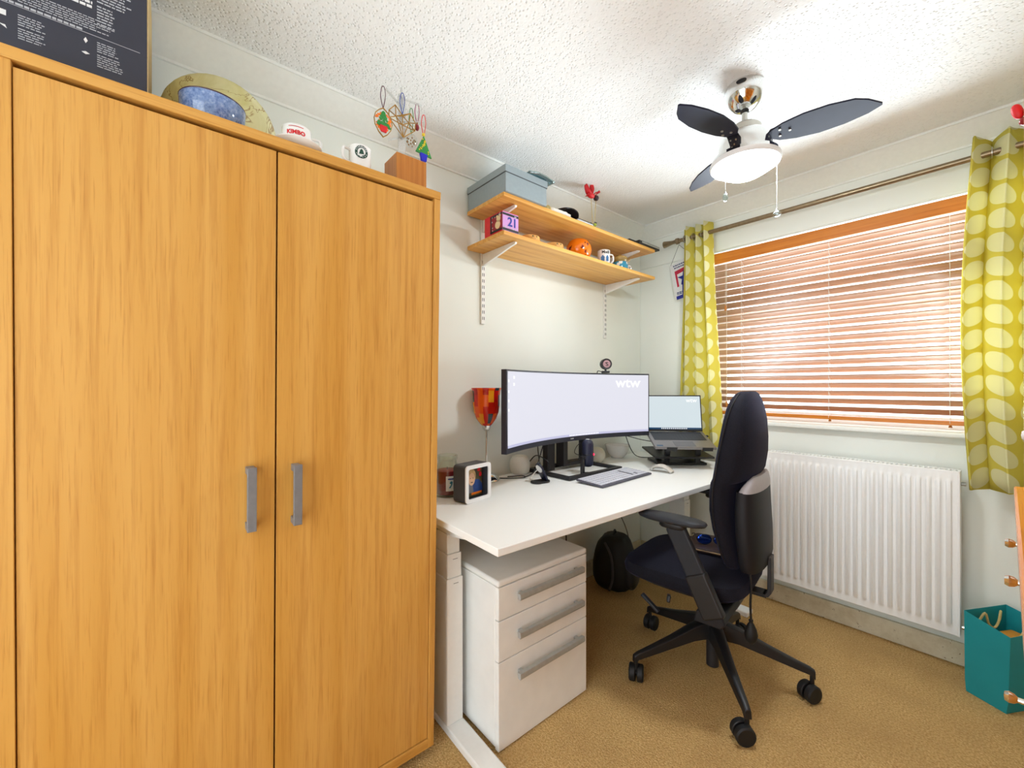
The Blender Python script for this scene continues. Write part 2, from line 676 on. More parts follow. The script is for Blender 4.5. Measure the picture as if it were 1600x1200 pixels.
# curtain cloth: stacked leaf shapes on yellow-green, in the cloth's own UV metres
k = N('leaf_pattern_curtain')
uv = k.node('ShaderNodeUVMap')
sp = k.node('ShaderNodeSeparateXYZ')
k.link(uv.outputs[0], sp.inputs[0])
cu_ = k.math('DIVIDE', sp.outputs[0], 0.155)
cell = k.math('FLOOR', cu_)
par = k.math('SUBTRACT', k.math('MULTIPLY', k.math('MODULO', cell, 2.0), 2.0), 1.0)
fx = k.math('MULTIPLY', k.math('SUBTRACT', k.math('FRACT', cu_), 0.5), par)
vy = k.math('ADD', k.math('DIVIDE', sp.outputs[1], 0.096), k.math('MULTIPLY', fx, 0.42))
fy = k.math('SUBTRACT', k.math('FRACT', vy), 0.5)
d = k.math('ADD', k.math('POWER', k.math('ABSOLUTE', k.math('DIVIDE', fx, 0.44)), 2.2), k.math('POWER', k.math('ABSOLUTE', k.math('DIVIDE', fy, 0.42)), 2.2))
msk = k.ramp(d, [(0.90, (1, 1, 1, 1)), (0.96, (0, 0, 0, 1))])
c = k.mix(S(230, 218, 104), S(243, 240, 196), msk)
k.base(c)
k.p.inputs['Roughness'].default_value = 0.85
k.p.inputs['Specular IOR Level'].default_value = 0.15
tl = k.node('ShaderNodeBsdfTranslucent')
k.link(c, tl.inputs[0])
mx = k.node('ShaderNodeMixShader')
mx.inputs[0].default_value = 0.34
k.link(k.p.outputs[0], mx.inputs[1])
k.link(tl.outputs[0], mx.inputs[2])
k.link(mx.outputs[0], k.out.inputs[0])
M['curtain'] = k.m

# ------------------------------------------------------------------ room shell
H = 2.36
XR = 2.28
YF = -0.95
YB = 2.70
WX0, WX1, WZ0, WZ1 = 0.505, 1.80, 1.02, 2.085
struct(B().b2((-0.15, YF - 0.15, -0.1), (XR + 0.15, YB + 0.27, 0)).build('floor', M['carpet']), 'beige looped carpet covering the floor')
struct(B().b2((-0.15, YF - 0.15, H), (XR + 0.15, YB + 0.27, H + 0.1)).build('ceiling', M['ceiling']), 'white stippled plaster ceiling')
struct(B().b2((-0.15, YF - 0.15, 0), (0, YB + 0.27, H)).build('wall_left', M['wall']), 'cream white wall behind wardrobe and desk')
struct(B().b2((XR, YF - 0.15, 0), (XR + 0.15, YB + 0.27, H)).build('wall_right', M['wall']))
b = B()
b.b2((0, YB, 0), (XR, YB + 0.27, WZ0)).b2((0, YB, WZ1), (XR, YB + 0.27, H))
b.b2((0, YB, WZ0), (WX0, YB + 0.27, WZ1)).b2((WX1, YB, WZ0), (XR, YB + 0.27, WZ1))
struct(b.build('wall_back', M['wall'], bev=0.008), 'cream white wall around the window')
b = B()
DX0, DX1, DZ = 0.75, 2.1, 2.1  # wide opening added behind the camera to let world light in as fill
b.b2((0, YF - 0.12, 0), (DX0, YF, H)).b2((DX1, YF - 0.12, 0), (XR, YF, H)).b2((DX0, YF - 0.12, DZ), (DX1, YF, H))
struct(b.build('wall_front', M['wall']))


def coving(name, p0, p1, inx):
    """flat splayed coving between wall and ceiling, along p0-p1; inx points into the room"""
    p0, p1, i = Vector(p0), Vector(p1), Vector(inx)
    w, dz = 0.10, 0.078
    b = B()
    pr = [(0.0, 0.0), (0.0, -dz - 0.007), (0.009, -dz - 0.007), (0.011, -dz + 0.001), (w, -0.010), (w + 0.006, -0.010), (w + 0.006, 0.0)]
    rings = []
    for p in (p0, p1):
        rings.append([b.bm.verts.new(p + i * u + Vector((0, 0, H + z))) for u, z in pr])
    n = len(pr)
    for q in range(n):
        b.bm.faces.new((rings[0][q], rings[0][(q + 1) % n], rings[1][(q + 1) % n], rings[1][q]))
    b.bm.faces.new(rings[0][::-1])
    b.bm.faces.new(rings[1])
    return struct(b.build(name, M['trim']), 'white splayed coving along the ceiling edge')


coving('trim_1', (0, YF, 0), (0, YB, 0), (1, 0, 0))
coving('trim_2', (0, YB, 0), (XR, YB, 0), (0, -1, 0))
coving('trim_3', (XR, YF, 0), (XR, YB, 0), (-1, 0, 0))
struct(B().b2((0.016, YB - 0.018, 0), (XR, YB, 0.098)).build('baseboard_back', M['skirting'], bev=0.004), 'worn cream skirting board below the radiator')
struct(B().b2((0, YF, 0), (0.016, YB - 0.018, 0.098)).build('baseboard_left', M['skirting'], bev=0.004))
struct(B().b2((XR - 0.016, YF, 0), (XR, YB - 0.018, 0.098)).build('baseboard_right', M['skirting'], bev=0.004))

# window in the reveal
win = struct(thing('window_1', 'white framed window behind the wooden blind', 'window', (0, 0, 0)), None)
del win['category']
wy0, wy1 = YB + 0.13, YB + 0.19
b = B()
fr = 0.06
b.b2((WX0, wy0, WZ0), (WX0 + fr, wy1, WZ1)).b2((WX1 - fr, wy0, WZ0), (WX1, wy1, WZ1))
b.b2((WX0 + fr, wy0, WZ0), (WX1 - fr, wy1, WZ0 + fr)).b2((WX0 + fr, wy0, WZ1 - fr), (WX1 - fr, wy1, WZ1))
b.build('frame', M['upvc'], win, bev=0.004)
B().b2((WX0 + fr, wy0, 1.615), (WX1 - fr, wy1, 1.70)).build('transom', M['upvc'], win, bev=0.004)
for z0, z1 in ((WZ0 + fr, 1.615), (1.70, WZ1 - fr)):
    B().b2((WX0 + fr, wy0 + 0.025, z0), (WX1 - fr, wy0 + 0.031, z1)).build('pane', M['pane'], win)
b = B().b2((WX0 + 0.30, wy0 - 0.012, 1.645), (WX0 + 0.36, wy0, 1.665))
b.b2((WX0 + 0.30, wy0 - 0.03, 1.648), (WX0 + 0.315, wy0 - 0.008, 1.662))
b.build('window_latch', M['white'], win, bev=0.002)
b = B().b2((WX0 - 0.02, YB - 0.035, WZ0 - 0.022), (WX1 + 0.02, YB + 0.13, WZ0 + 0.004))
b.build('window_sill', M['trim'], win, bev=0.009, seg=3)

# ------------------------------------------------------------------ wardrobe
ward = thing('wardrobe', 'tall light oak two-door wardrobe with grey bar handles', 'wardrobe', (0.52, 0.0, 0.037), rot=(0, R(1.4), 0))
YL, YG, YR_, WH, WD = -0.237, 0.2205, 0.688, 1.82, 0.50
T_ = 0.021
B().b2((-WD, YL, 0), (0, YL + T_, WH - 0.024)).build('side_panel', M['oak'], ward, bev=0.001)
B().b2((-WD, YR_ - T_, 0), (0, YR_, WH - 0.024)).build('side_panel', M['oak'], ward, bev=0.001)
B().b2((-WD, YL, WH - 0.024), (0.003, YR_, WH)).build('top_panel', M['oak_h'], ward, bev=0.0015)
B().b2((-WD, YL + T_, 0), (0, YR_ - T_, 0.03)).build('bottom_panel', M['oak_h'], ward, bev=0.001)
B().b2((-WD, YL + T_, 0.03), (-WD + 0.006, YR_ - T_, WH - 0.024)).build('back_panel', M['oak'], ward)
for y0, y1, hy in ((YL + T_ + 0.0015, YG - 0.002, 0.164), (YG + 0.002, YR_ - T_ - 0.0015, 0.2655)):
    dr = B().b2((-0.024, y0, 0.033), (-0.004, y1, WH - 0.034)).build('door', M['oak'], ward, bev=0.001)
    hz = 0.918 if hy < 0.2 else 0.913
    b = B().b2((0.022, hy - 0.010, hz - 0.078), (0.032, hy + 0.010, hz + 0.078))
    b.b2((-0.004, hy - 0.010, hz + 0.060), (0.022, hy + 0.008, hz + 0.077)).b2((-0.004, hy - 0.010, hz - 0.077), (0.022, hy + 0.008, hz - 0.060))
    b.build('handle', M['grey_handle'], dr, bev=0.0012)
B().b2((-0.06, YG - 0.004, 0.03), (-0.028, YG + 0.004, WH - 0.03)).build('door_gap_shade', M['gap'], ward)  # near-black strip behind the doors, painting the shade in their gap
for y in (YL + 0.06, YR_ - 0.06):
    for x in (-0.06, -WD + 0.05):
        B().cyl((x, y, -0.038 + (0.012 if x < -0.3 else 0)), (x, y, 0.0), 0.022, 0.026, 14).build('foot', M['matte'], ward, True)

# ------------------------------------------------------------------ desk (turned a hair against the wall)
DZT = 0.76
desk = thing('standing_desk', 'white height-adjustable desk standing under the pine shelves', 'desk', (0.803, 0.737, 0), R(-1.2))
DL = 1.875
B().b2((-0.785, 0, DZT - 0.024), (0, DL, DZT)).build('desktop', M['desk'], desk, bev=0.0025)
for y, tall in ((0.055, 1), (1.665, 0)):
    b = B().b2((-0.76, y - 0.036, 0), (0.025, y + 0.036, 0.028))
    b.build('foot', M['white_metal'], desk, bev=0.006)
    lg = B().b2((-0.425, y - 0.034, 0.028), (-0.325, y + 0.032, 0.545)).build('leg', M['white_metal'], desk, bev=0.004)
    B().b2((-0.420, y - 0.031, 0.545), (-0.330, y + 0.028, 0.63)).build('leg_stage', M['white_metal'], lg, bev=0.003)
    B().b2((-0.415, y - 0.028, 0.63), (-0.335, y + 0.024, DZT - 0.06)).build('leg_stage', M['white_metal'], lg, bev=0.003)
    for z in (0.525, 0.61):
        B().b2((-0.3295 - (0.005 if z > 0.6 else 0), y - 0.008, z), (-0.3245 - (0.005 if z > 0.6 else 0), y + 0.012, z + 0.0015)).build('glide_slot', M['darkline'], lg)
    Mx = Matrix(((1, 0, 0, 0), (0, 0, 1, 0), (0, 1, 0, 0), (0, 0, 0, 1)))
    B().prism([(-0.72, DZT - 0.030), (-0.62, DZT - 0.058), (-0.30, DZT - 0.058), (-0.16, DZT - 0.034), (-0.16, DZT - 0.024), (-0.72, DZT - 0.024)],
              0.05, Mx, y - 0.025).build('support_arm', M['white_metal'], desk, bev=0.002)
B().b2((-0.42, 0.09, DZT - 0.055), (-0.36, 1.63, DZT - 0.026)).build('crossbar', M['white_metal'], desk, bev=0.003)

# ------------------------------------------------------------------ drawer pedestal
ped = thing('drawer_pedestal', 'white three-drawer pedestal with grey bar handles under desk', 'cabinet', (0.654, 0.856, 0))
PW, PD = 0.452, 0.56
B().b2((-PD, 0, 0.012), (-0.02, PW, 0.553)).build('body', M['ped'], ped, bev=0.002)
B().b2((-PD - 0.004, -0.002, 0.554), (0.001, PW + 0.002, 0.576)).build('top', M['ped'], ped, bev=0.008, seg=4)
for z0, z1 in ((0.442, 0.552), (0.303, 0.439), (0.004, 0.300)):
    d = B().b2((-0.02, 0.001, z0), (0, PW - 0.001, z1)).build('drawer', M['ped'], ped, bev=0.0022)
    zc = z1 - 0.040 if z1 > 0.5 else z1 - 0.058
    b = B().prism([(0.018, -0.010), (0.030, -0.012), (0.034, -0.004), (0.032, 0.010), (0.016, 0.010)], 0.335,
                  Matrix(((1, 0, 0, 0), (0, 0, 1, 0.070), (0, 1, 0, zc), (0, 0, 0, 1))))
    b.b2((0, 0.085, zc - 0.006), (0.02, 0.100, zc + 0.006)).b2((0, 0.375, zc - 0.006), (0.02, 0.390, zc + 0.006))
    b.build('handle', M['steel'], d, bev=0.0015)

# ------------------------------------------------------------------ radiator
rad = thing('radiator', 'white ribbed panel radiator below the window', 'radiator', (0.862, 2.585, 0.165))
RW, RH = 0.753, 0.70
nrib = 23
pitch = (RW - 0.03) / nrib
b = B()
nx = nrib * 8


def radf(u, v):
    x = 0.0 + u * RW
    t = (x - 0.015) / pitch
    fr_ = t - math.floor(t)
    z = [0.0, 0.002, 0.030, 0.040, 0.052, 0.60, 0.648, 0.660, 0.67, 0.698, 0.70][round(v * 10)]
    dd = 0.0
    if 0 < t < nrib and 0.035 < z < 0.665:
        e = min(1, (z - 0.035) / 0.016, (0.665 - z) / 0.016)
        g = min(1, max(0, (abs(fr_ - 0.5) - 0.19) / 0.12))
        dd = 0.011 * e * (1 - g)
    if x < 0.004 or x > RW - 0.004 or z < 0.001 or z > RH - 0.001:
        dd = -0.002
    return Vector((x, -dd, z))


b.surf(radf, nx + 1, 11)
b.build('front_panel', M['rad'], rad, True)
B().b2((0.001, 0.001, 0.002), (RW - 0.001, 0.014, RH - 0.002)).build('back_panel', M['rad'], rad)
for x in (-0.003, RW - 0.006):
    B().b2((x, -0.004, 0), (x + 0.009, 0.075, RH)).build('side_cover', M['rad'], rad, bev=0.002)
b = B()
b.b2((0.006, 0.004, RH - 0.004), (RW - 0.006, 0.016, RH + 0.001)).b2((0.006, 0.058, RH - 0.004), (RW - 0.006, 0.072, RH + 0.001))
for i in range(46):
    x = 0.014 + i * (RW - 0.03) / 45
    b.b2((x - 0.004, 0.016, RH - 0.003), (x + 0.004, 0.058, RH + 0.0005))
b.build('top_grille', M['rad'], rad)
for i in (0.12, RW - 0.12):
    B().b2((i - 0.02, 0.075, 0.08), (i + 0.02, 0.107, 0.62)).build('wall_bracket', M['white_metal'], rad)
b = B().cyl((RW + 0.006, 0.04, 0.03), (RW + 0.065, 0.04, 0.03), 0.010, None, 12).cyl((RW + 0.05, 0.04, 0.03), (RW + 0.05, 0.04, -0.164), 0.0075, None, 10)
b.build('pipe', M['chrome'], rad, True)
B().cyl((RW + 0.003, 0.035, RH - 0.055), (RW + 0.018, 0.035, RH - 0.055), 0.008, None, 10).build('bleed_valve', M['steel'], rad, True)

# ------------------------------------------------------------------ wooden blind
blind = thing('venetian_blind', 'honey wood venetian blind half closed across the window', 'blind', (0.515, 2.70, 0))
BW = 1.215
B().b2((0, -0.006, 2.004), (BW, 0.006, 2.070)).build('valance', M['blind_dark'], blind, bev=0.002)
B().b2((0.005, 0.012, 2.020), (BW - 0.005, 0.060, 2.066)).build('headrail', M['white'], blind)
slat_me = None
NSL = 22
for i in range(NSL):
    z = 1.985 - i * (1.985 - 1.108) / (NSL - 1)
    if slat_me is None:
        b = B()
        b.surf(lambda u, v: Vector((u * BW, (v - 0.5) * 0.050, 0.0022 * (1 - (2 * v - 1) ** 2))), 2, 7)
        o = b.build('slat', M['blind'], blind, True, solid=0.0028)
        slat_me = o
    else:
        o = slat_me.copy()
        COL.objects.link(o)
        o.parent = blind
    o.location = (0, 0.036, z)
    o.rotation_euler = (R(-31), 0, 0)
B().b2((0, 0.012, 1.052), (BW, 0.060, 1.072)).build('bottom_rail', M['blind_dark'], blind, bev=0.003)
for x in (0.184, 0.62, 1.065):
    b = B()
    for y in (0.010, 0.062):
        b.cyl((x, y, 1.06), (x, y, 2.03), 0.0009, None, 5)
    for i in range(NSL):
        z = 1.985 - i * (1.985 - 1.108) / (NSL - 1)
        b.cyl((x - 0.002, 0.012, z + 0.014), (x - 0.002, 0.060, z - 0.020), 0.0007, None, 4)
    b.build('ladder_cord', M['wcable'], blind)
    B().cyl((x, 0.036, 1.040), (x, 0.036, 1.054), 0.007, 0.004, 10).build('cord_button', M['block'], blind)
for x, zt in ((0.095, 1.735), (0.101, 1.135)):
    cd = B().cyl((x, 0.002, zt), (x, 0.004, 2.005), 0.0009, None, 5).build('pull_cord', M['wcable'], blind)
    B().lathe([(0, 0.0), (0.006, 0.002), (0.007, 0.02), (0.004, 0.036), (0.0, 0.038)], 10, Matrix.Translation((x, 0.002, zt - 0.036))).build('tassel', M['block'], cd, True)

# ------------------------------------------------------------------ curtain rod and curtains
rod = thing('curtain_pole', 'thin antique metal curtain pole with flared finial above window', 'curtain rod', (0.345, 2.60, 2.185))
B().cyl((0, 0, 0), (1.72, 0, 0), 0.0125, None, 16).build('pole', M['rod'], rod, True)
for x, sgn in ((0.0, -1), (1.72, 1)):
    Mf = Matrix.Translation((x, 0, 0)) @ Matrix.Rotation(sgn * PI / 2, 4, 'Y')
    B().lathe([(0, -0.012), (0.018, -0.012), (0.020, -0.004), (0.020, 0.006), (0.014, 0.012), (0.013, 0.020), (0.012, 0.030), (0.016, 0.055), (0.022, 0.088), (0.022, 0.094), (0.0, 0.096)], 18, Mf).build('finial', M['rod'], rod, True)
for x in (0.035, 1.68):
    b = B().cyl((x, 0.0, -0.004), (x, 0.096, -0.004), 0.007, None, 10).cyl((x, 0.092, -0.004), (x, 0.0995, -0.004), 0.024, None, 16)
    b.build('bracket', M['rod'], rod, True)


def curtain(label, xt0, xt1, xb0, xb1, ztop, zbot, waves, amp, phase, ybase, flare=0.0, hemtilt=0.0):
    root = thing('curtain', label, 'curtain', ((xt0 + xt1) / 2, ybase, zbot))
    nu, nv = int(waves * 22) + 1, 26
    bm = bmesh.new()
    uvl = bm.loops.layers.uv.new('UVMap')
    ctr = Vector(((xt0 + xt1) / 2, ybase, zbot))
    grid, us = [], []
    L = 0
    prev = None
    for i in range(nu):
        s = i / (nu - 1)
        row = []
        for j in range(nv):
            t = j / (nv - 1)
            e = t ** 1.3
            x0, x1 = xt0 + (xb0 - xt0) * e, xt1 + (xb1 - xt1) * e
            a = 2 * PI * (waves * s) + phase
            am = amp * (1 + 0.25 * math.sin(3.1 * i / 22 + 2 * t)) * (1 - 0.15 * t)
            sx = s + 0.075 / waves * math.sin(2 * a)
            x = x0 + (x1 - x0) * sx + flare * math.sin(PI * t) * (1 - s) * -1
            y = ybase + am * math.sin(a) + 0.004 * math.sin(7 * t + 3 * s)
            z = ztop + (zbot - ztop + hemtilt * s) * t
            row.append(bm.verts.new(Vector((x, y, z)) - ctr))
        p = row[nv // 2].co
        if prev is not None:
            L += (p - prev).length
        prev = p.copy()
        us.append(L)
        grid.append(row)
    for i in range(nu - 1):
        for j in range(nv - 1):
            f = bm.faces.new((grid[i][j], grid[i + 1][j], grid[i + 1][j + 1], grid[i][j + 1]))
            for lp, (a, b_) in zip(f.loops, ((i, j), (i + 1, j), (i + 1, j + 1), (i, j + 1))):
                lp[uvl].uv = (us[a], (1 - b_ / (nv - 1)) * (ztop - zbot))
    me = bpy.data.meshes.new('cloth')
    bm.to_mesh(me)
    bm.free()
    me.materials.append(M['curtain'])
    for p in me.polygons:
        p.use_smooth = True
    o = bpy.data.objects.new('cloth', me)
    COL.objects.link(o)
    o.parent = root
    md = o.modifiers.new('solid', 'SOLIDIFY')
    md.thickness = 0.0025
    for q in range(int(waves * 2)):
        s = (q + 0.5 - phase / PI) / (2 * waves)
        if 0.02 < s < 0.98:
            x = xt0 + (xt1 - xt0) * s - ctr.x
            bmx = B()
            bmx.surf(lambda u, v: Vector((x + 0.002 * math.cos(v * 2 * PI), (0.021 + 0.003 * math.sin(v * 2 * PI)) * math.cos(u * 2 * PI), 2.185 - zbot + (0.021 + 0.003 * math.sin(v * 2 * PI)) * math.sin(u * 2 * PI))), 18, 6, True, True)
            bmx.build('eyelet', M['nickel'], root, True)
    return root


curtain('narrow gathered yellow-green leaf curtain beside the laptop corner', 0.385, 0.570, 0.345, 0.640, 2.252, 0.855, 3.25, 0.036, 0.3, 2.60)
curtain('sunlit yellow-green leaf curtain hanging above the teal bag', 1.650, 1.985, 1.640, 2.00, 2.252, 0.80, 3.6, 0.055, -2.2, 2.60, 0.03)

# ------------------------------------------------------------------ ceiling fan
fan = thing('ceiling_fan', 'chrome three-blade ceiling fan with opal light bowl', 'ceiling fan', (1.108, 1.682, H))
B().lathe([(0, 0), (0.064, 0), (0.067, -0.006), (0.067, -0.030), (0.063, -0.046), (0.052, -0.068), (0.036, -0.084), (0.020, -0.091), (0, -0.092)], 40).build('canopy', M['chrome'], fan, True)
Mb = face((0.0665 * 0.20, -0.0665 * 0.98, -0.016), (0.20, -0.98, 0.0))
B().prism([(0.017 * math.cos(a * PI / 10), 0.0075 * math.sin(a * PI / 10)) for a in range(20)], 0.006, Mb, -0.003).build('maker_badge', M['black'], fan)
B().sph((0, 0, -0.090), 0.016, 14).build('ball_joint', M['black'], fan, True)
B().cyl((0, 0, -0.165), (0, 0, -0.085), 0.0105, None, 16).build('downrod', M['nickel'], fan, True)
B().lathe([(0, -0.140), (0.018, -0.140), (0.020, -0.150), (0.050, -0.153), (0.056, -0.160), (0.056, -0.196), (0, -0.196)], 32).build('motor_housing', M['nickel'], fan, True)
B().lathe([(0, -0.190), (0.080, -0.192), (0.086, -0.198), (0.090, -0.230), (0.092, -0.262), (0.112, -0.268), (0.116, -0.282), (0, -0.282)], 44).build('motor_band', M['chrome'], fan, True)
B().lathe([(0.094, -0.282), (0.118, -0.282), (0.120, -0.290), (0.116, -0.300), (0.096, -0.302), (0.094, -0.296)], 44).build('light_rim', M['white'], fan, True)
B().lathe([(0.097, -0.290), (0.096, -0.302), (0.084, -0.320), (0.060, -0.334), (0.030, -0.341), (0, -0.343)], 40).build('light_bowl', M['bowl_glass'], fan, True)
blade_out = [(0.085, -0.020), (0.120, -0.040), (0.180, -0.056), (0.250, -0.060), (0.320, -0.050), (0.355, -0.030), (0.392, 0.004), (0.393, 0.012),
             (0.360, 0.034), (0.300, 0.053), (0.230, 0.062), (0.160, 0.056), (0.110, 0.042), (0.085, 0.024)]
for az, sg in ((15.3, 1), (143.7, 1), (-99.1, 1)):
    Mr = Matrix.Rotation(R(az), 4, 'Z') @ Matrix.Translation((0, 0, -0.208)) @ Matrix.Rotation(R(-11), 4, 'X')
    bl = B().prism(blade_out, 0.006, Mr, -0.003).build('blade', M['blade'], fan, bev=0.001)
    b = B()
    b.prism([(0.075, -0.016), (0.105, -0.022), (0.150, -0.012), (0.158, 0.0), (0.150, 0.012), (0.105, 0.022), (0.075, 0.016)], 0.004, Mr, 0.0035)
    b.build('blade_iron', M['matte'], bl)
    for x, y in ((0.112, 0.016), (0.112, -0.016), (0.142, 0.0)):
        B().cyl(Mr @ Vector((x, y, -0.0065)), Mr @ Vector((x, y, -0.002)), 0.0045, None, 10).build('screw', M['nickel'], bl, True)
for (x, y, zt, zb, sc_) in ((-0.035, -0.085, -0.284, -0.415, (0.8, 0.8, 1.35)), (0.090, 0.055, -0.284, -0.478, (1.15, 0.55, 1.0))):
    ch = B().cyl((x, y, zb), (x, y, zt), 0.0008, None, 5).build('pull_chain', M['steel'], fan)
    B().sph((x, y, zb - 0.016), 0.012, 10, sc_).build('pull_crystal', M['crystal'], ch)
    B().cyl((x, y, zb - 0.004), (x, y, zb + 0.004), 0.0035, None, 8).build('chain_cap', M['steel'], ch)

# ------------------------------------------------------------------ shelves on uprights
SY0, SY1 = 1.162, 2.402


def shelf(label, z):
    sh = thing('wall_shelf', label, 'shelf', (0.0, (SY0 + SY1) / 2, z), group='pine wall shelves')
    B().b2((0.012, SY0 - (SY0 + SY1) / 2, 0), (0.302, SY1 - (SY0 + SY1) / 2, 0.019)).build('board', M['pine'], sh, bev=0.003)
    for y in (1.262, 2.275):
        yy = y - (SY0 + SY1) / 2
        prof = [(0.013, -0.062), (0.013, -0.001), (0.262, -0.001), (0.272, -0.006), (0.268, -0.014), (0.235, -0.018)]
        B().prism(prof, 0.012, Matrix(((1, 0, 0, 0), (0, 0, 1, yy - 0.006), (0, 1, 0, 0), (0, 0, 0, 1)))).build('bracket', M['white_metal'], sh, bev=0.0015)
    return sh


shelf('upper pine wall shelf carrying the grey lidded box', 2.080)
lower = shelf('lower pine wall shelf carrying the orange globe', 1.908)
for y, ul in ((1.262, 'white slotted metal upright under the block calendar end of shelves'), (2.275, 'white slotted metal upright under the teapot end of shelves')):
    up = thing('shelf_upright', ul, 'shelf rail', (0.0, y, 1.55), group='slotted uprights of the pine shelves')
    B().b2((0.001, -0.012, 0), (0.0115, 0.012, 0.60)).build('rail', M['white_metal'], up, bev=0.0015)
    b = B()
    for i in range(10):
        for dy in (-0.005, 0.005):
            b.b2((0.010, dy - 0.0016, 0.020 + i * 0.032), (0.0122, dy + 0.0016, 0.036 + i * 0.032))
    b.build('slots', M['darkline'], up)

# ---- on the upper shelf
ZU = 2.0995
gb = thing('lidded_box', 'grey card storage box with lid on upper pine shelf', 'box', (0.165, 1.295, ZU))
B().b2((-0.148, -0.130, 0), (0.148, 0.125, 0.088)).build('body', M['greybox'], gb, bev=0.002)
B().b2((-0.152, -0.134, 0.086), (0.152, 0.129, 0.118)).build('lid', M['greybox'], gb, bev=0.002)
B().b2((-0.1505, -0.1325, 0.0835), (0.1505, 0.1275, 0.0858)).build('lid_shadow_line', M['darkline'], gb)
vz = thing('plastic_visor', 'curved smoky clear plastic tray on the grey lidded box', 'tray', (0.30, 1.365, ZU + 0.1185))
b = B()
b.surf(lambda u, v: Vector((-0.14 + 0.17 * v, -0.075 + 0.17 * u, 0.001 + 0.022 * (1 - math.sin(PI * min(1, u * 1.1))) * 0 + 0.012 * math.sin(PI * u) * v)), 14, 4)
b.build('sheet', glass('smoky_acrylic', S(150, 190, 200), 0.05, 0.3), vz, True, solid=0.002)
B().tube([(0.03, -0.075, 0.003), (0.034, -0.02, 0.012), (0.034, 0.04, 0.010), (0.03, 0.095, 0.003)], 0.003, 6).build('edge_rim', M['crystal'], vz, True)
cp = thing('crumpled_paper', 'crumpled white paper bundle between grey box and vinyl disc', 'paper', (0.255, 1.505, ZU))
b = B()
b.sell((0, 0.055, 0.016), (0.030, 0.085, 0.016), 0.7, 0.6)
for v in b.bm.verts:
    v.co += Vector((random.uniform(-.003, .003), random.uniform(-.004, .004), random.uniform(-.003, .003) if v.co.z > 0.004 else 0))
b.build('roll', M['wax'], cp, True)
b = B()
for q in range(7):
    b.sph((random.uniform(-0.015, 0.015), -0.035 + random.uniform(-0.02, 0.02), 0.016 + random.uniform(0, 0.010)), 0.013, 7)
b.build('tied_end', M['rope'], cp, True)
vd = thing('vinyl_disc', 'glossy dark brown disc leaning on the upper pine shelf', 'disc', (0.090, 1.680, ZU + 0.001), rot=(0, R(-17), R(-10)))
B().lathe([(0, 0.0), (0.050, 0.001), (0.095, 0.006), (0.098, 0.010), (0.050, 0.005), (0, 0.004)], 40, Matrix.Translation((0.098, 0, 0.0))).build('plate', M['blackgloss'], vd, True)
bk = thing('black_notebook', 'thin black notebook lying flat beside the vinyl disc', 'book', (0.245, 1.735, ZU))
B().b2((-0.06, -0.065, 0), (0.05, 0.065, 0.003)).b2((-0.06, -0.065, 0.011), (0.05, 0.065, 0.014)).b2((-0.06, -0.065, 0), (-0.057, 0.065, 0.014)).build('cover', M['black'], bk)
B().b2((-0.057, -0.063, 0.003), (0.048, 0.063, 0.011)).build('pages', M['print'], bk)
fg = thing('frog_figurine', 'small green frog figurine holding two sticks on shelf', 'figurine', (0.235, 1.868, ZU))
b = B().sell((0, 0, 0.020), (0.011, 0.013, 0.018), 0.9, 0.9, 14, 9)
b.build('body', M['green'], fg, True)
b = B().sell((0.004, 0.010, 0.046), (0.010, 0.012, 0.010), 1, 1, 12, 8)
b.build('head', plain('lime_green_glaze', S(170, 190, 60), 0.3), fg, True)
B().sph((0.010, 0.004, 0.056), 0.004, 8).sph((0.010, 0.016, 0.056), 0.004, 8).build('eyes', M['black'], fg, True)
B().tube([(0.004, 0.010, 0.022), (0.008, 0.022, 0.014), (0.012, 0.030, 0.002)], 0.0035, 6).tube([(0.004, -0.010, 0.028), (0.006, -0.020, 0.040), (0.004, -0.026, 0.050)], 0.003, 6).build('limbs', M['matte'], fg, True)
fl = thing('felt_flower', 'red ribbon flower and dark ball on thin sticks', 'decoration', (0.240, 1.862, ZU))
b = B().tube([(0, 0.002, 0.002), (0.0, -0.010, 0.10), (0, -0.018, 0.185)], 0.0017, 6).tube([(0.002, 0.004, 0.002), (0.004, 0.012, 0.10), (0.006, 0.018, 0.19)], 0.0017, 6)
b.build('sticks', M['rope'], fl, True)
B().sph((0.006, 0.019, 0.196), 0.016, 14).build('dark_ball', plain('dark_plum', S(46, 12, 22), 0.3), fl, True)
for p in ([(0, -0.022, 0.200), (0.004, -0.05, 0.215), (0, -0.066, 0.250)], [(0, -0.02, 0.20), (0.0, -0.012, 0.235), (0.004, -0.022, 0.262)], [(0.0, 0.01, 0.21), (0.004, 0.035, 0.225), (0, 0.045, 0.245)],
          [(0.0, -0.03, 0.20), (0.006, -0.048, 0.200), (0.004, -0.058, 0.188)], [(0.0, -0.012, 0.2), (0.006, 0.004, 0.215), (0.004, 0.012, 0.225)]):
    b = B()
    q = spline(p, 5)
    nq = len(q)
    b.surf(lambda u, v: q[min(nq - 1, int(round(u * (nq - 1))))] + Vector(((v - 0.5) * 0.026 * math.sin(0.7 + 2.2 * u), (v - 0.5) * 0.012, (v - 0.5) * 0.012)), nq, 3)
    b.build('petal', M['red'], fl, True, solid=0.0012)
B().sell((0.002, -0.022, 0.200), (0.016, 0.028, 0.014), 1, 1, 14, 8).build('bloom', M['red'], fl, True)
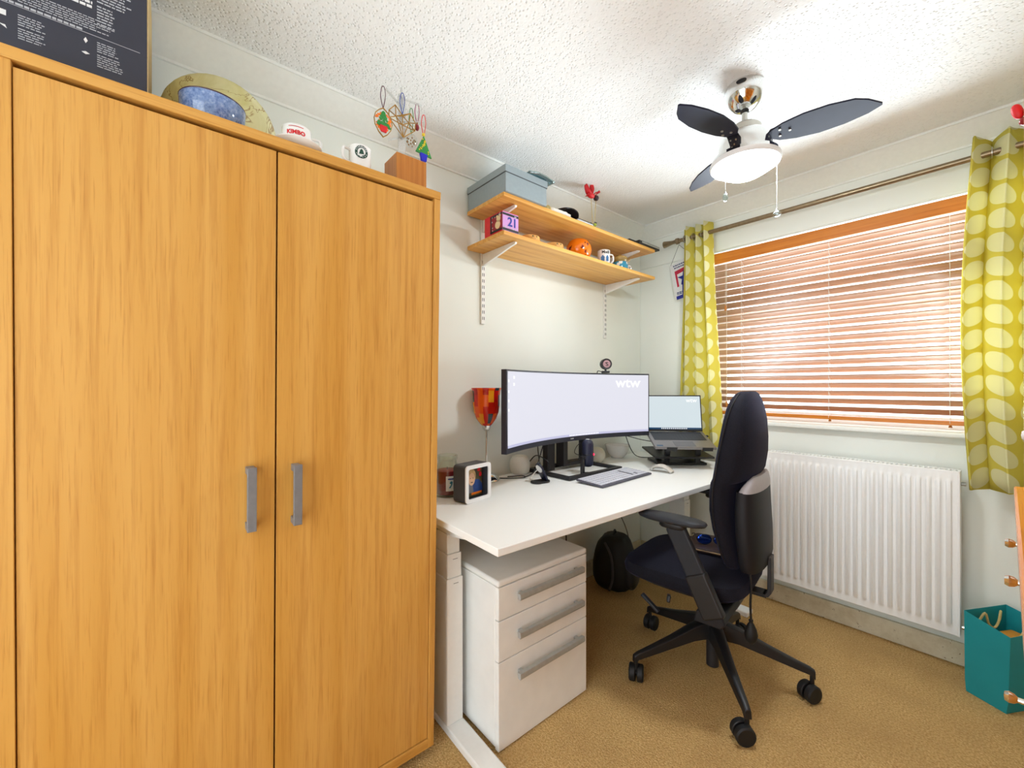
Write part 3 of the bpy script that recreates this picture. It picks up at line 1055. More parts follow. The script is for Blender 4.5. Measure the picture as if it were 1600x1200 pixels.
for i, (nm, lab, y, z0, dx, dy, hh) in enumerate((('router_box', 'flat black box with pale stripe jutting over shelf end', 2.335, 0, 0.125, 0.115, 0.022), ('set_top_box', 'small black box stacked on the flat striped box', 2.290, 0.0225, 0.085, 0.070, 0.026))):
    t = thing(nm, lab, 'box', (0.20 if i == 0 else 0.165, y, ZU + z0))
    B().b2((-dx, -dy, 0), (dx * 0.85, dy, hh)).build('case', M['black'], t, bev=0.002)
    if i == 0:
        B().b2((dx * 0.85 - 0.0008, -dy * 0.75, 0.009), (dx * 0.85 + 0.0012, dy * 0.98, 0.018)).build('pale_stripe', M['steel'], t)
    else:
        B().b2((dx * 0.85 - 0.0008, -0.01, 0.010), (dx * 0.85 + 0.0008, 0.02, 0.013)).build('display_window', M['darkline'], t)

# ---- on the lower shelf
ZL = 1.9275
cal = thing('block_calendar', 'red and pink advent block calendar showing 21', 'calendar', (0.225, 1.212, ZL))
B().b2((-0.070, -0.047, 0), (0.064, 0.047, 0.092)).build('case', M['red'], cal, bev=0.0015)
B().b2((0.0635, -0.0465, 0.004), (0.0660, 0.0465, 0.088)).build('front_panel', M['pink'], cal)
B().b2((-0.020, -0.0490, 0.006), (0.0645, -0.0468, 0.086)).build('side_panel', plain('dark_red_print', S(150, 16, 34), 0.5), cal)
b = B().b2((0.0655, -0.0465, 0.006), (0.0668, 0.0465, 0.016)).b2((0.0655, -0.0465, 0.074), (0.0668, 0.0465, 0.084))
b.b2((-0.022, -0.0500, 0.006), (0.0645, -0.0486, 0.014)).b2((-0.022, -0.0500, 0.076), (0.0645, -0.0486, 0.084)).b2((-0.022, -0.0500, 0.006), (-0.014, -0.0486, 0.084))
b.build('border', M['black'], cal)
B().mesh(text_mesh('21', 0.056, 0.0008, 0.02), face((0.0668, 0.010, 0.046), (1, 0, 0))).build('number', M['blue'], cal)
b = B()
for cx, cz, r1 in ((0.040, 0.060, 0.014), (0.034, 0.034, 0.018), (0.050, 0.072, 0.006), (0.030, 0.072, 0.006)):
    b.cyl((cx, -0.0512, cz), (cx, -0.0484, cz), r1, None, 16)
b.build('figure_print', plain('cream_print', S(236, 208, 160), 0.5), cal)
b = B()
for _ in range(13):
    a_, c_ = random.uniform(-0.042, 0.042), random.choice((0.016, 0.020, 0.066, 0.074))
    b.mesh(text_mesh('*', 0.016, 0.0003), face((0.0670, a_, c_), (1, 0, 0)))
for _ in range(8):
    a_, c_ = random.uniform(-0.010, 0.058), random.uniform(0.010, 0.082)
    b.mesh(text_mesh('*', 0.016, 0.0004), face((a_, -0.0514, c_), (0, -1, 0)))
b.build('stars', M['print'], cal)
B().tube([(0.0, 0.024, 0.090), (0.002, 0.024, 0.104), (0.004, 0.030, 0.112)], 0.002, 6).build('ribbon_loop', M['rope'], cal, True)
for y, lab in ((1.395, 'turned wooden bowl standing beside the block calendar'), (1.565, 'turned wooden bowl standing beside the orange globe')):
    t = thing('wooden_bowl', lab, 'bowl', (0.215, y, ZL), group='turned wooden bowls')
    B().lathe([(0, 0.0), (0.040, 0.0), (0.052, 0.008), (0.056, 0.022), (0.053, 0.038), (0.049, 0.040), (0.046, 0.036), (0.048, 0.020), (0.040, 0.010), (0, 0.008)], 30).build('body', M['woodbowl'], t, True)
    b = B()
    for a in (-40, -52, -64, -28):
        b.sph((0.054 * math.cos(R(a + 30)), 0.054 * math.sin(R(a + 30)), 0.026 + (0.005 if a % 8 else -0.004)), 0.0045, 8, (0.35, 1, 1), Matrix.Rotation(R(a + 30), 4, 'Z'))
    b.build('leaf_motif', plain('olive_stain', S(92, 78, 30), 0.6), t)
t = thing('globe_candle_holder', 'orange patterned glass globe on lower pine shelf', 'candle holder', (0.195, 1.790, ZL))
B().lathe([(0, 0.0), (0.030, 0.0), (0.040, 0.006), (0.062, 0.025), (0.073, 0.058), (0.070, 0.082), (0.054, 0.112), (0.036, 0.122), (0.033, 0.120), (0.050, 0.108), (0.066, 0.080), (0.068, 0.058), (0.056, 0.028), (0, 0.012)], 32).build('globe', M['orb'], t, True)
mg = thing('beach_hut_mug', 'white tall mug printed with blue beach huts', 'mug', (0.220, 1.985, ZL))
B().lathe([(0, 0), (0.032, 0), (0.035, 0.004), (0.036, 0.094), (0.034, 0.096), (0.032, 0.092), (0.031, 0.008), (0, 0.006)], 30).build('cup', M['porcelain'], mg, True)
B().tube(spline([(0.012, 0.034, 0.080), (0.016, 0.062, 0.078), (0.016, 0.066, 0.045), (0.010, 0.036, 0.020)], 6), 0.005, 8).build('handle', M['porcelain'], mg, True)


def wrap(b, me, r, a0, z0, M0=None):
    """lay a flat text mesh round a cylinder of radius r"""
    t = bmesh.new()
    t.from_mesh(me)
    for v in t.verts:
        a = a0 + v.co.x / r
        rr = r + 0.0004 + v.co.z
        v.co = Vector((rr * math.cos(a), rr * math.sin(a), z0 + v.co.y))
    tm = bpy.data.meshes.new('tmp')
    t.to_mesh(tm)
    t.free()
    b.bm.from_mesh(tm)
    bpy.data.meshes.remove(tm)


b = B()
wrap(b, text_mesh('Madi', 0.024, 0.0004, 0.02), 0.0362, R(-35), 0.080)
b.build('lettering', M['black'], mg)


def poly_wrap(b, poly, r, a0, z0):
    lo = [b.bm.verts.new(Vector((r * math.cos(a0 + x / r), r * math.sin(a0 + x / r), z0 + y))) for x, y in poly]
    hi = [b.bm.verts.new(Vector(((r + 0.0009) * math.cos(a0 + x / r), (r + 0.0009) * math.sin(a0 + x / r), z0 + y))) for x, y in poly]
    n = len(poly)
    b.bm.faces.new(hi)
    for i in range(n):
        b.bm.faces.new((lo[i], lo[(i + 1) % n], hi[(i + 1) % n], hi[i]))


b = B()
for a, s in ((-62, 1.0), (-18, 0.8)):
    poly_wrap(b, [(-0.010 * s, 0), (0.010 * s, 0), (0.010 * s, 0.020), (0.013 * s, 0.020), (0, 0.036), (-0.013 * s, 0.020), (-0.010 * s, 0.020)], 0.0362, R(a), 0.028)
b.build('hut_print', plain('denim_blue_print', S(62, 116, 170), 0.4), mg)
tp = thing('tea_for_one_pot', 'tea-for-one teapot with blue spotted cup beside mug', 'teapot', (0.215, 2.150, ZL))
B().lathe([(0, 0), (0.034, 0), (0.044, 0.006), (0.050, 0.030), (0.046, 0.056), (0.044, 0.058), (0, 0.056)], 30).build('cup', M['spot'], tp, True)
B().tube(spline([(0.016, 0.046, 0.046), (0.024, 0.074, 0.046), (0.024, 0.078, 0.022), (0.014, 0.048, 0.012)], 6), 0.0042, 8).build('cup_handle', M['porcelain'], tp, True)
B().lathe([(0, 0.057), (0.040, 0.058), (0.047, 0.068), (0.044, 0.088), (0.026, 0.099), (0.010, 0.102), (0.009, 0.108), (0.0, 0.110)], 28).build('pot', plain('mottled_ochre_glaze', S(168, 140, 84), 0.2, var=0.35, nscale=26), tp, True)
B().tube(spline([(0.012, 0.036, 0.070), (0.022, 0.058, 0.076), (0.028, 0.068, 0.092)], 5), [0.008, 0.0075, 0.007, 0.0065, 0.006, 0.0055, 0.005, 0.0048, 0.0045, 0.0045, 0.0045], 8).build('spout', plain('ochre_glaze', S(190, 166, 116), 0.2), tp, True)

# ------------------------------------------------------------------ things on top of the wardrobe
def wtop(x):
    return 0.037 + WH * math.cos(R(1.4)) + (0.52 + WH * math.sin(R(1.4)) - x) * math.tan(R(1.4)) + 0.0015


bx = thing('product_box', 'large navy black printed product box on top of wardrobe', 'box', (0.30, -0.150, wtop(0.30)), rot=(0, R(1.4), 0))
B().b2((-0.20, -0.165, 0), (0.20, 0.122, 0.44)).build('carton', M['navybox'], bx, bev=0.002)
B().b2((-0.199, 0.1215, 0.002), (0.1985, 0.1235, 0.438)).build('torn_side', M['cardboard'], bx)
b = B()


def lines(b, y0, y1, z0, n, dz, jag=0.25, th=0.0008):
    for i in range(n):
        z = z0 - i * dz
        e = y1 - (y1 - y0) * random.uniform(0, jag)
        y = y0
        while y < e:
            w = random.uniform(0.004, 0.011)
            b.b2((0.2, y, z - th), (0.2008, min(e, y + w), z + th))
            y += w + 0.0016


lines(b, -0.068, 0.072, 0.146, 6, 0.0046)
lines(b, -0.068, -0.030, 0.096, 5, 0.0046)
lines(b, -0.068, -0.030, 0.070, 5, 0.0046)
lines(b, 0.042, 0.075, 0.100, 5, 0.0046)
lines(b, 0.042, 0.082, 0.074, 6, 0.0046)
lines(b, 0.042, 0.070, 0.176, 7, 0.0060, 0.2, 0.0012)
lines(b, 0.042, 0.100, 0.216, 6, 0.0060, 0.3, 0.0012)
lines(b, -0.062, 0.0, 0.216, 5, 0.0060, 0.3, 0.0012)
lines(b, -0.100, 0.020, 0.116, 1, 0.006, 0.0, 0.0020)
b.b2((0.2, -0.100, 0.1115), (0.2008, 0.110, 0.1123))
b.build('printed_lines', M['greyprint'], bx)
for y, z, pl in ((-0.087, 0.091, [(-0.004, -0.005), (0.004, -0.005), (0.004, 0.005), (-0.004, 0.005)]), (-0.087, 0.066, [(-0.005, 0.002), (0.002, -0.002), (0.005, -0.004), (0.003, 0.002)]),
                 (0.025, 0.096, [(0, -0.006), (0.003, 0), (0, 0.006), (-0.003, 0)]), (0.025, 0.070, [(-0.006, 0), (0, -0.003), (0.006, 0), (0, 0.003)])):
    B().prism(pl, 0.0009, face((0.2, y, z), (1, 0, 0))).build('icon', M['print'], bx)
b = B()
lines(b, 0.004, 0.036, 0.178, 2, 0.0085, 0.1, 0.0026)
b.build('logo', M['print'], bx)

al = thing('alabaster_lampshade', 'veined yellow alabaster uplighter bowl lying on wardrobe', 'lampshade', (0.285, 0.138, wtop(0.285) + 0.0800), rot=(0, R(-58), 0))
al.scale = (1.08, 1.08, 1.08)
B().lathe([(0, 0.0), (0.055, 0.002), (0.085, 0.020), (0.108, 0.050), (0.124, 0.085), (0.132, 0.098), (0.140, 0.110), (0.140, 0.124), (0.134, 0.126), (0.128, 0.112), (0.116, 0.088), (0.098, 0.052), (0.070, 0.022), (0, 0.012)], 44).build('bowl', M['alabaster'], al, True)
for a in (-62, 40, 160):
    cx, cy = 0.137 * math.cos(R(a)), 0.137 * math.sin(R(a))
    b = B()
    b.tube([(cx + 0.010 * math.cos(t_ / 10 * PI) * math.cos(R(a + 90)), cy + 0.010 * math.cos(t_ / 10 * PI) * math.sin(R(a + 90)), 0.126 + 0.016 * math.sin(t_ / 10 * PI)) for t_ in range(11)], 0.0026, 6)
    b.build('hook', M['matte'] if a != 40 else M['gold'], al, True)
bb = thing('blue_bowl', 'blue speckled glazed bowl in front of alabaster lampshade', 'bowl', (0.430, 0.098, wtop(0.430)))
B().lathe([(0, 0.0), (0.034, 0.0), (0.036, 0.006), (0.050, 0.018), (0.064, 0.040), (0.070, 0.066), (0.071, 0.090), (0.067, 0.088), (0.060, 0.042), (0.046, 0.020), (0, 0.012)], 40).build('body', M['blueglaze'], bb, True)
b = B()
b.surf(lambda u, v: Vector(((0.0695 + 0.0022 * math.cos(v * 2 * PI)) * math.cos(u * 2 * PI), (0.0695 + 0.0022 * math.cos(v * 2 * PI)) * math.sin(u * 2 * PI), 0.0895 + 0.0024 * math.sin(v * 2 * PI))), 40, 6, True, True)
b.build('dark_rim', plain('plum_brown_rim', S(70, 46, 64), 0.25), bb, True)
rg = thing('curtain_ring', 'dark metal ring standing beside the blue bowl', 'ring', (0.435, 0.200, wtop(0.435)))
b = B()
b.surf(lambda u, v: Vector(((0.004 * math.cos(v * 2 * PI)), (0.019 + 0.004 * math.sin(v * 2 * PI)) * math.cos(u * 2 * PI), 0.023 + (0.019 + 0.004 * math.sin(v * 2 * PI)) * math.sin(u * 2 * PI))), 24, 8, True, True)
b.build('band', plain('dark_teal_metal', S(36, 58, 66), 0.3, 0.6), rg, True)
wt = thing('paper_roll', 'short white paper tube between blue bowl and lampshade hook', 'paper roll', (0.365, 0.205, wtop(0.365)))
B().cyl((0, -0.03, 0.0125), (0, 0.03, 0.0125), 0.012, None, 14).build('tube', M['wax'], wt, True)
B().cyl((0, 0.0295, 0.0125), (0, 0.0305, 0.0125), 0.008, None, 12).build('tube_hollow', M['darkline'], wt)

sa = thing('saucer', 'white porcelain saucer under the espresso cup on wardrobe', 'saucer', (0.508, 0.279, wtop(0.508)))
B().lathe([(0, 0.002), (0.026, 0.0), (0.028, 0.004), (0.050, 0.012), (0.060, 0.018), (0.059, 0.020), (0.046, 0.015), (0.026, 0.008), (0, 0.006)], 40).build('dish', M['porcelain'], sa, True)
b = B()
b.surf(lambda u, v: Vector(((0.0595 + 0.0008 * math.cos(v * 2 * PI)) * math.cos(u * 2 * PI), (0.0595 + 0.0008 * math.cos(v * 2 * PI)) * math.sin(u * 2 * PI), 0.0195 + 0.0008 * math.sin(v * 2 * PI))), 40, 5, True, True)
b.build('rim', M['porcelain'], sa, True)
ec = thing('espresso_cup', 'white espresso cup with red KIMBO lettering', 'cup', (0.508, 0.277, wtop(0.508) + 0.0085))
B().lathe([(0, 0.0), (0.022, 0.0), (0.030, 0.006), (0.036, 0.022), (0.036, 0.052), (0.0345, 0.054), (0.033, 0.050), (0.032, 0.022), (0, 0.006)], 36).build('cup', M['porcelain'], ec, True)
B().tube(spline([(0.010, 0.034, 0.038), (0.016, 0.054, 0.036), (0.016, 0.054, 0.018), (0.010, 0.032, 0.014)], 6), 0.0038, 8).build('handle', M['porcelain'], ec, True)
b = B()
wrap(b, text_mesh('KIMBO', 0.0150, 0.0004, 0.035), 0.0364, R(-16), 0.030)
b.build('lettering', M['red'], ec)
b = B()
poly_wrap(b, [(-0.018, 0), (-0.009, 0.0), (0, 0), (0.009, 0), (0.018, 0), (0.018, 0.0011), (0.009, 0.0011), (0, 0.0011), (-0.009, 0.0011), (-0.018, 0.0011)], 0.0362, R(-16), 0.045)
b.build('red_line', M['red'], ec)

sm = thing('coffee_mug', 'white coffee mug with round dark green coffee-shop badge', 'mug', (0.510, 0.447, wtop(0.510)))
B().lathe([(0, 0.0), (0.026, 0.0), (0.030, 0.004), (0.0315, 0.072), (0.030, 0.074), (0.028, 0.070), (0.027, 0.008), (0, 0.006)], 36).build('cup', M['porcelain'], sm, True)
B().tube(spline([(0.006, -0.030, 0.058), (0.014, -0.052, 0.055), (0.014, -0.052, 0.026), (0.006, -0.028, 0.020)], 6), 0.0042, 8).build('handle', M['porcelain'], sm, True)
gdk = plain('dark_green_print', S(24, 70, 56), 0.4)
b = B()
ra, a0 = 0.0318, R(-12)
circ = lambda r_: [(r_ * math.cos(i * PI / 14), r_ * math.sin(i * PI / 14)) for i in range(28)]
poly_wrap(b, circ(0.0185), ra, a0, 0.050)
b.build('badge', gdk, sm)
b = B()
poly_wrap(b, circ(0.0108), ra + 0.0006, a0, 0.050)
b.build('badge_centre', M['porcelain'], sm)
b = B()
for i in range(9):
    a = R(160 - i * 17.5)
    t_ = text_mesh('STARBUCKS'[i], 0.0068, 0.0003)
    x, y = 0.0148 * math.cos(a), 0.0148 * math.sin(a)
    tm = t_.copy()
    tm.transform(Matrix.Translation((x, y, 0)) @ Matrix.Rotation(a - PI / 2, 4, 'Z'))
    wrap(b, tm, ra + 0.0008, a0, 0.050)
for i in range(6):
    a = R(200 + i * 28)
    poly_wrap(b, [(0.0148 * math.cos(a) + 0.0012 * math.cos(q * PI / 3), 0.0148 * math.sin(a) + 0.0012 * math.sin(q * PI / 3)) for q in range(6)], ra + 0.0006, a0, 0.050)
b.build('badge_lettering', M['print'], sm)
b = B()
poly_wrap(b, [(-0.007, -0.007), (0.007, -0.007), (0.004, 0.004), (0, 0.008), (-0.004, 0.004)], ra + 0.0010, a0, 0.050)
b.build('badge_motif', gdk, sm)

# ornament stand and hanging ornaments
OX, OY = 0.445, 0.628
os_ = thing('ornament_stand', 'wooden block with clear acrylic post and branching arms', 'stand', (OX, OY, wtop(OX)))
B().prism([(-0.048, -0.058), (0.048, -0.058), (0.048, 0.048), (-0.048, 0.048)], 0.118, None).build('block', M['block'], os_, bev=0.0015)
B().b2((-0.004, -0.030, 0.118), (0.004, -0.006, 0.34)).build('acrylic_post', M['frost'], os_)
arms = []
for (y0, z0, y1, z1) in ((-0.018, 0.30, -0.070, 0.335), (-0.018, 0.25, 0.062, 0.285), (-0.018, 0.20, -0.060, 0.176), (-0.018, 0.33, 0.05, 0.335), (-0.018, 0.31, -0.02, 0.36)):
    B().box((0, (y0 + y1) / 2, (z0 + z1) / 2), (0.004, math.hypot(y1 - y0, z1 - z0) + 0.01, 0.006), Matrix.Rotation(math.atan2(z1 - z0, y1 - y0), 4, 'X')).build('acrylic_arm', M['frost'], os_)
ZB = wtop(OX)


def hang(name, label, dy, ztop, zbase, ribbon, dx=0.012):
    t = thing(name, label, 'ornament', (OX + dx, OY + dy, ZB + zbase), group='hanging christmas ornaments')
    if ribbon:
        h = ztop - zbase
        b = B().tube(spline([(0, 0.0, 0), (0, -0.008, h * 0.5), (0, -0.004, h * 0.95), (0, 0.004, h), (0, 0.008, h * 0.6), (0, 0.001, 0.0)], 5), 0.0013, 6)
        b.build('hanging_loop', M[ribbon] if ribbon in M else ribbon, t, True)
    return t


t = hang('glass_heart_ornament', 'flat glass heart ornament with painted potted christmas tree', -0.088, 0.330, 0.262, plain('plum_cord', S(86, 40, 62), 0.6))
hp = [(0.030 * math.sin(q) ** 3 * 1.1, 0.026 * (0.8125 * math.cos(q) - 0.3125 * math.cos(2 * q) - 0.125 * math.cos(3 * q) - 0.0625 * math.cos(4 * q)) * 1.25) for q in [i * 2 * PI / 26 for i in range(26)]]
drop = [(0.0, 0.006)] + [(0.031 * math.sin(q), -0.042 - 0.034 * math.cos(q)) for q in [R(40 + i * 20) for i in range(7)]] + [(0.008, -0.094), (0.0, -0.100), (-0.010, -0.092)] + [(-0.031 * math.sin(q), -0.042 - 0.034 * math.cos(q)) for q in [R(160 - i * 20) for i in range(7)]]
drop = [(0.0, 0.0), (0.016, -0.010), (0.028, -0.028), (0.031, -0.046), (0.026, -0.066), (0.014, -0.084), (0.0, -0.096), (-0.016, -0.082), (-0.028, -0.062), (-0.031, -0.042), (-0.026, -0.024), (-0.014, -0.010)]
B().frame(drop, [(x * 0.93, -0.047 + (y + 0.047) * 0.93) for x, y in drop], 0.003, face((0, 0, 0), (1, 0, 0))).build('wire_edge', M['gold'], t)
B().prism(drop, 0.002, face((0, 0, 0), (1, 0, 0))).build('glass', M['clear'], t)
b = B()
for _ in range(80):
    a, r_ = random.uniform(0, 2 * PI), random.uniform(0.012, 0.026)
    b.sph((0.003, r_ * math.cos(a), -0.046 + 1.2 * r_ * math.sin(a)), 0.0031, 6, (0.4, 1, 1))
b.build('orange_dots', M['orange'], t)
b = B()
for _ in range(60):
    z = random.uniform(-0.062, -0.016)
    w = 0.022 * (-0.012 - z) / 0.05
    b.sph((0.0045, random.uniform(-w, w), z), 0.0042, 6, (0.4, 1, 1))
b.build('painted_tree', M['green'], t)
B().prism([(-0.012, -0.060), (0.012, -0.060), (0.009, -0.080), (-0.009, -0.080)], 0.004, face((0.003, 0, 0), (1, 0, 0))).build('painted_pot', M['red'], t)

t = hang('wire_heart_ornament', 'gold wire geometric heart ornament on a blue ribbon', -0.022, 0.338, 0.270, M['blue'])
V = {'a': (-0.046, -0.006), 'b': (-0.024, 0.020), 'c': (0.002, -0.006), 'd': (0.030, 0.014), 'e': (0.048, -0.012), 'f': (0.046, -0.038), 'g': (0.004, -0.076), 'h': (-0.046, -0.030), 'i': (-0.022, -0.016), 'j': (0.024, -0.020), 'k': (0.0, -0.036)}
b = B()
for e in 'ab bc cd de ef fg gh ha ai bi ci hi di cj dj ej fj kj ki kg kc gi gj hk fk'.split():
    p, q = V[e[0]], V[e[1]]
    b.cyl((0, p[0], p[1]), (0, q[0], q[1]), 0.0016, None, 5)
b.build('wire_frame', M['gold'], t)

t = hang('felt_tree_ornament', 'green felt christmas tree ornament in a blue pot', 0.052, 0.292, 0.222, M['red'], 0.02)
B().prism([(0, 0.0), (0.030, -0.068), (-0.030, -0.062)], 0.006, face((-0.003, 0, 0), (1, 0, 0))).build('tree', M['green'], t, bev=0.001)
B().prism([(-0.014, -0.060), (0.014, -0.062), (0.010, -0.086), (-0.008, -0.086)], 0.010, face((-0.006, 0, 0), (1, 0, 0))).build('pot', plain('cobalt_blue', S(16, 20, 190), 0.4), t, bev=0.001)
b = B()
for q in range(15):
    z = -0.014 - 0.046 * ((q * 0.37) % 1.0)
    w = 0.024 * (-z) / 0.066
    b.sph((0.0035, w * (((q * 0.61) % 1.0) * 2 - 1), z), 0.0024, 6)
b.build('beads', M['yellow'], t)
B().sph((0, 0, 0.004), 0.006, 8).build('star', M['yellow'], t)

t = hang('glass_bauble_ornament', 'clear beaded bauble ornament behind the felt tree', 0.022, 0.318, 0.232, M['green'], -0.012)
B().sph((0, 0, -0.024), 0.022, 16).build('glass_ball', M['clear'], t, True)
b = B()
for q in range(16):
    a = q * 2.4
    b.sph((0.014 * math.cos(a), 0.014 * math.sin(a), -0.036 + 0.0012 * q), 0.003, 6)
b.build('inner_beads', M['tan'], t)
t = hang('ribbon_ornament', 'small purple ribbon ornament at the tip of an acrylic arm', 0.040, 0.338, 0.268, plain('plum_ribbon', S(150, 40, 96), 0.5), -0.004)
B().sell((0, 0, -0.010), (0.006, 0.008, 0.012), 1, 1, 12, 8).build('charm', M['darkred'], t, True)
B().cyl((0, 0, 0.0), (0, 0, 0.005), 0.003, None, 8).build('charm_cap', M['gold'], t)

# ------------------------------------------------------------------ office chair
CH = thing('office_chair', 'black ergonomic office chair with high curved back', 'chair', (0.932, 1.806, 0), R(8))


def loft(b, secs, n=28, ex=0.55, wrap_=0.03):
    """secs: (z, u_front, u_rear, half_width) superellipse sections stacked along z"""
    pw = lambda v, e: math.copysign(abs(v) ** e, v)
    rings = []
    for z, u0, u1, hw in secs:
        ring = []
        for i in range(n):
            a = 2 * PI * i / n
            y = hw * pw(math.sin(a), ex)
            u = (u0 + u1) / 2 + (u1 - u0) / 2 * pw(math.cos(a), ex) - wrap_ * (abs(y) / 0.2) ** 2
            ring.append(b.bm.verts.new(Vector((u, y, z))))
        rings.append(ring)
    for p, q in zip(rings, rings[1:]):
        for i in range(n):
            j = (i + 1) % n
            b.bm.faces.new((p[i], p[j], q[j], q[i]))
    b.bm.faces.new(rings[0][::-1])
    b.bm.faces.new(rings[-1])
    return b


caster0 = None
for kx in range(5):
    a = R(16 + 72 * kx)
    Ml = Matrix.Rotation(a, 4, 'Z')
    b = B()
    st = [(0.018, 0.032, 0.165, 0.240), (0.10, 0.025, 0.158, 0.214), (0.20, 0.020, 0.134, 0.174), (0.30, 0.016, 0.110, 0.140), (0.345, 0.014, 0.100, 0.126), (0.362, 0.013, 0.084, 0.116)]
    rings = []
    for x, hw, z0, z1 in st:
        rings.append([b.bm.verts.new(Ml @ Vector(p)) for p in ((x, -hw, z0), (x, hw, z0), (x, hw * 0.8, z1 - 0.004), (x, hw * 0.4, z1), (x, -hw * 0.4, z1), (x, -hw * 0.8, z1 - 0.004))])
    for p, q in zip(rings, rings[1:]):
        for i in range(6):
            b.bm.faces.new((p[i], p[(i + 1) % 6], q[(i + 1) % 6], q[i]))
    b.bm.faces.new(rings[0][::-1])
    b.bm.faces.new(rings[-1])
    lg = b.build('base_leg', M['black'], CH, True, bev=0.002)
    cpos = Ml @ Vector((0.352, 0, 0))
    ca = a + R((40, 75, 110, 60, 95)[kx])
    Mc = Matrix.Translation(cpos) @ Matrix.Rotation(ca, 4, 'Z')
    b = B()
    for s_ in (-1, 1):
        b.lathe([(0, s_ * 0.008), (0.031, s_ * 0.004), (0.034, s_ * 0.007), (0.034, s_ * 0.024), (0.029, s_ * 0.029), (0, s_ * 0.029)], 22, Mc @ Matrix.Translation((-0.014, 0, 0.034)) @ Matrix.Rotation(PI / 2, 4, 'X'))
    b.cyl(Mc @ Vector((-0.014, -0.010, 0.034)), Mc @ Vector((-0.014, 0.010, 0.034)), 0.012, None, 12)
    cs = b.build('caster', M['rubber'], lg, True)
    B().cyl(Mc @ Vector((0, 0, 0.055)), Mc @ Vector((0, 0, 0.092)), 0.008, None, 10).build('caster_stem', M['black'], lg, True)
B().lathe([(0, 0.150), (0.036, 0.150), (0.046, 0.165), (0.046, 0.225), (0.034, 0.246), (0, 0.246)], 28).build('hub', M['black'], CH, True)
B().cyl((0, 0, 0.035), (0, 0, 0.16), 0.025, None, 22).build('gas_cylinder', M['matte'], CH, True)
B().cyl((0, 0, 0.24), (0, 0, 0.36), 0.027, None, 22).build('gas_column', M['matte'], CH, True)
B().b2((-0.13, -0.085, 0.335), (0.115, 0.085, 0.395)).build('tilt_mechanism', M['black'], CH, bev=0.012, seg=3)
b = B()
loft(b, [(0.375, -0.20, 0.10, 0.16), (0.40, -0.27, 0.13, 0.215), (0.428, -0.31, 0.155, 0.24)], ex=0.5, wrap_=0)
b.build('seat_pan', M['matte'], CH, True)
b = B()
loft(b, [(0.418, -0.310, 0.150, 0.238), (0.432, -0.325, 0.165, 0.252), (0.455, -0.330, 0.168, 0.255), (0.475, -0.322, 0.160, 0.248), (0.487, -0.290, 0.135, 0.220), (0.491, -0.22, 0.09, 0.16)], 36, 0.45, 0)
for v in b.bm.verts:
    if v.co.x < -0.15:
        v.co.z -= 0.35 * (v.co.x + 0.15) ** 2 * 4 * 0.25
b.build('seat_cushion', M['fabric'], CH, True)
b = B()
loft(b, [(0.518, 0.122, 0.140, 0.10), (0.524, 0.108, 0.146, 0.150), (0.545, 0.098, 0.150, 0.175), (0.60, 0.082, 0.146, 0.192), (0.68, 0.062, 0.138, 0.202), (0.75, 0.052, 0.132, 0.206),
         (0.82, 0.052, 0.135, 0.206), (0.855, 0.055, 0.145, 0.206), (0.872, 0.057, 0.176, 0.206), (0.90, 0.060, 0.188, 0.205), (0.96, 0.068, 0.197, 0.202), (1.02, 0.076, 0.198, 0.196), (1.09, 0.086, 0.194, 0.184),
         (1.14, 0.094, 0.186, 0.168), (1.175, 0.102, 0.176, 0.145), (1.198, 0.112, 0.166, 0.112), (1.208, 0.122, 0.156, 0.075)], 36, 0.6, 0.025)
back = b.build('backrest', M['fabric'], CH, True)
for hw_, du in ((-1, 0.0), (1, 0.0)):
    p = []
    for z, u, hw in ((0.53, 0.122, 0.160), (0.60, 0.108, 0.1935), (0.70, 0.092, 0.205), (0.80, 0.086, 0.2075), (0.90, 0.098, 0.2065), (1.0, 0.112, 0.2005), (1.09, 0.124, 0.1855), (1.16, 0.134, 0.158), (1.20, 0.138, 0.110)):
        p.append((u - 0.025 * (hw / 0.2) ** 2, hw_ * hw, z))
    B().tube(spline(p, 5), 0.0028, 6).build('seam_piping', M['rubber'], back, True)
b = B()
loft(b, [(0.516, 0.150, 0.196, 0.12), (0.522, 0.140, 0.206, 0.150), (0.56, 0.134, 0.214, 0.168), (0.66, 0.128, 0.212, 0.178), (0.76, 0.126, 0.206, 0.178), (0.828, 0.130, 0.203, 0.172)], 36, 0.6, 0.02)
b.build('back_shell', M['shell'], CH, True)
b = B()
loft(b, [(0.826, 0.140, 0.2035, 0.172), (0.845, 0.150, 0.2025, 0.166), (0.868, 0.166, 0.198, 0.145), (0.882, 0.176, 0.193, 0.11)], 36, 0.6, 0.02)
b.build('shell_rim', M['shell_light'], CH, True, label='pale grey lip of the back shell')
b = B()
b.b2((0.02, -0.028, 0.398), (0.205, 0.028, 0.412))
b.prism([(0.190, 0.398), (0.212, 0.404), (0.222, 0.420), (0.222, 0.560), (0.210, 0.560), (0.208, 0.425), (0.200, 0.412), (0.19, 0.412)], 0.056, Matrix(((1, 0, 0, 0), (0, 0, 1, -0.028), (0, 1, 0, 0), (0, 0, 0, 1))))
b.build('back_bar', M['matte'], CH, bev=0.002)
b = B().sell((0.085, -0.11, 0.385), (0.028, 0.04, 0.028), 0.7, 0.7, 18, 10)
b.build('recline_knob', M['black'], CH, True)
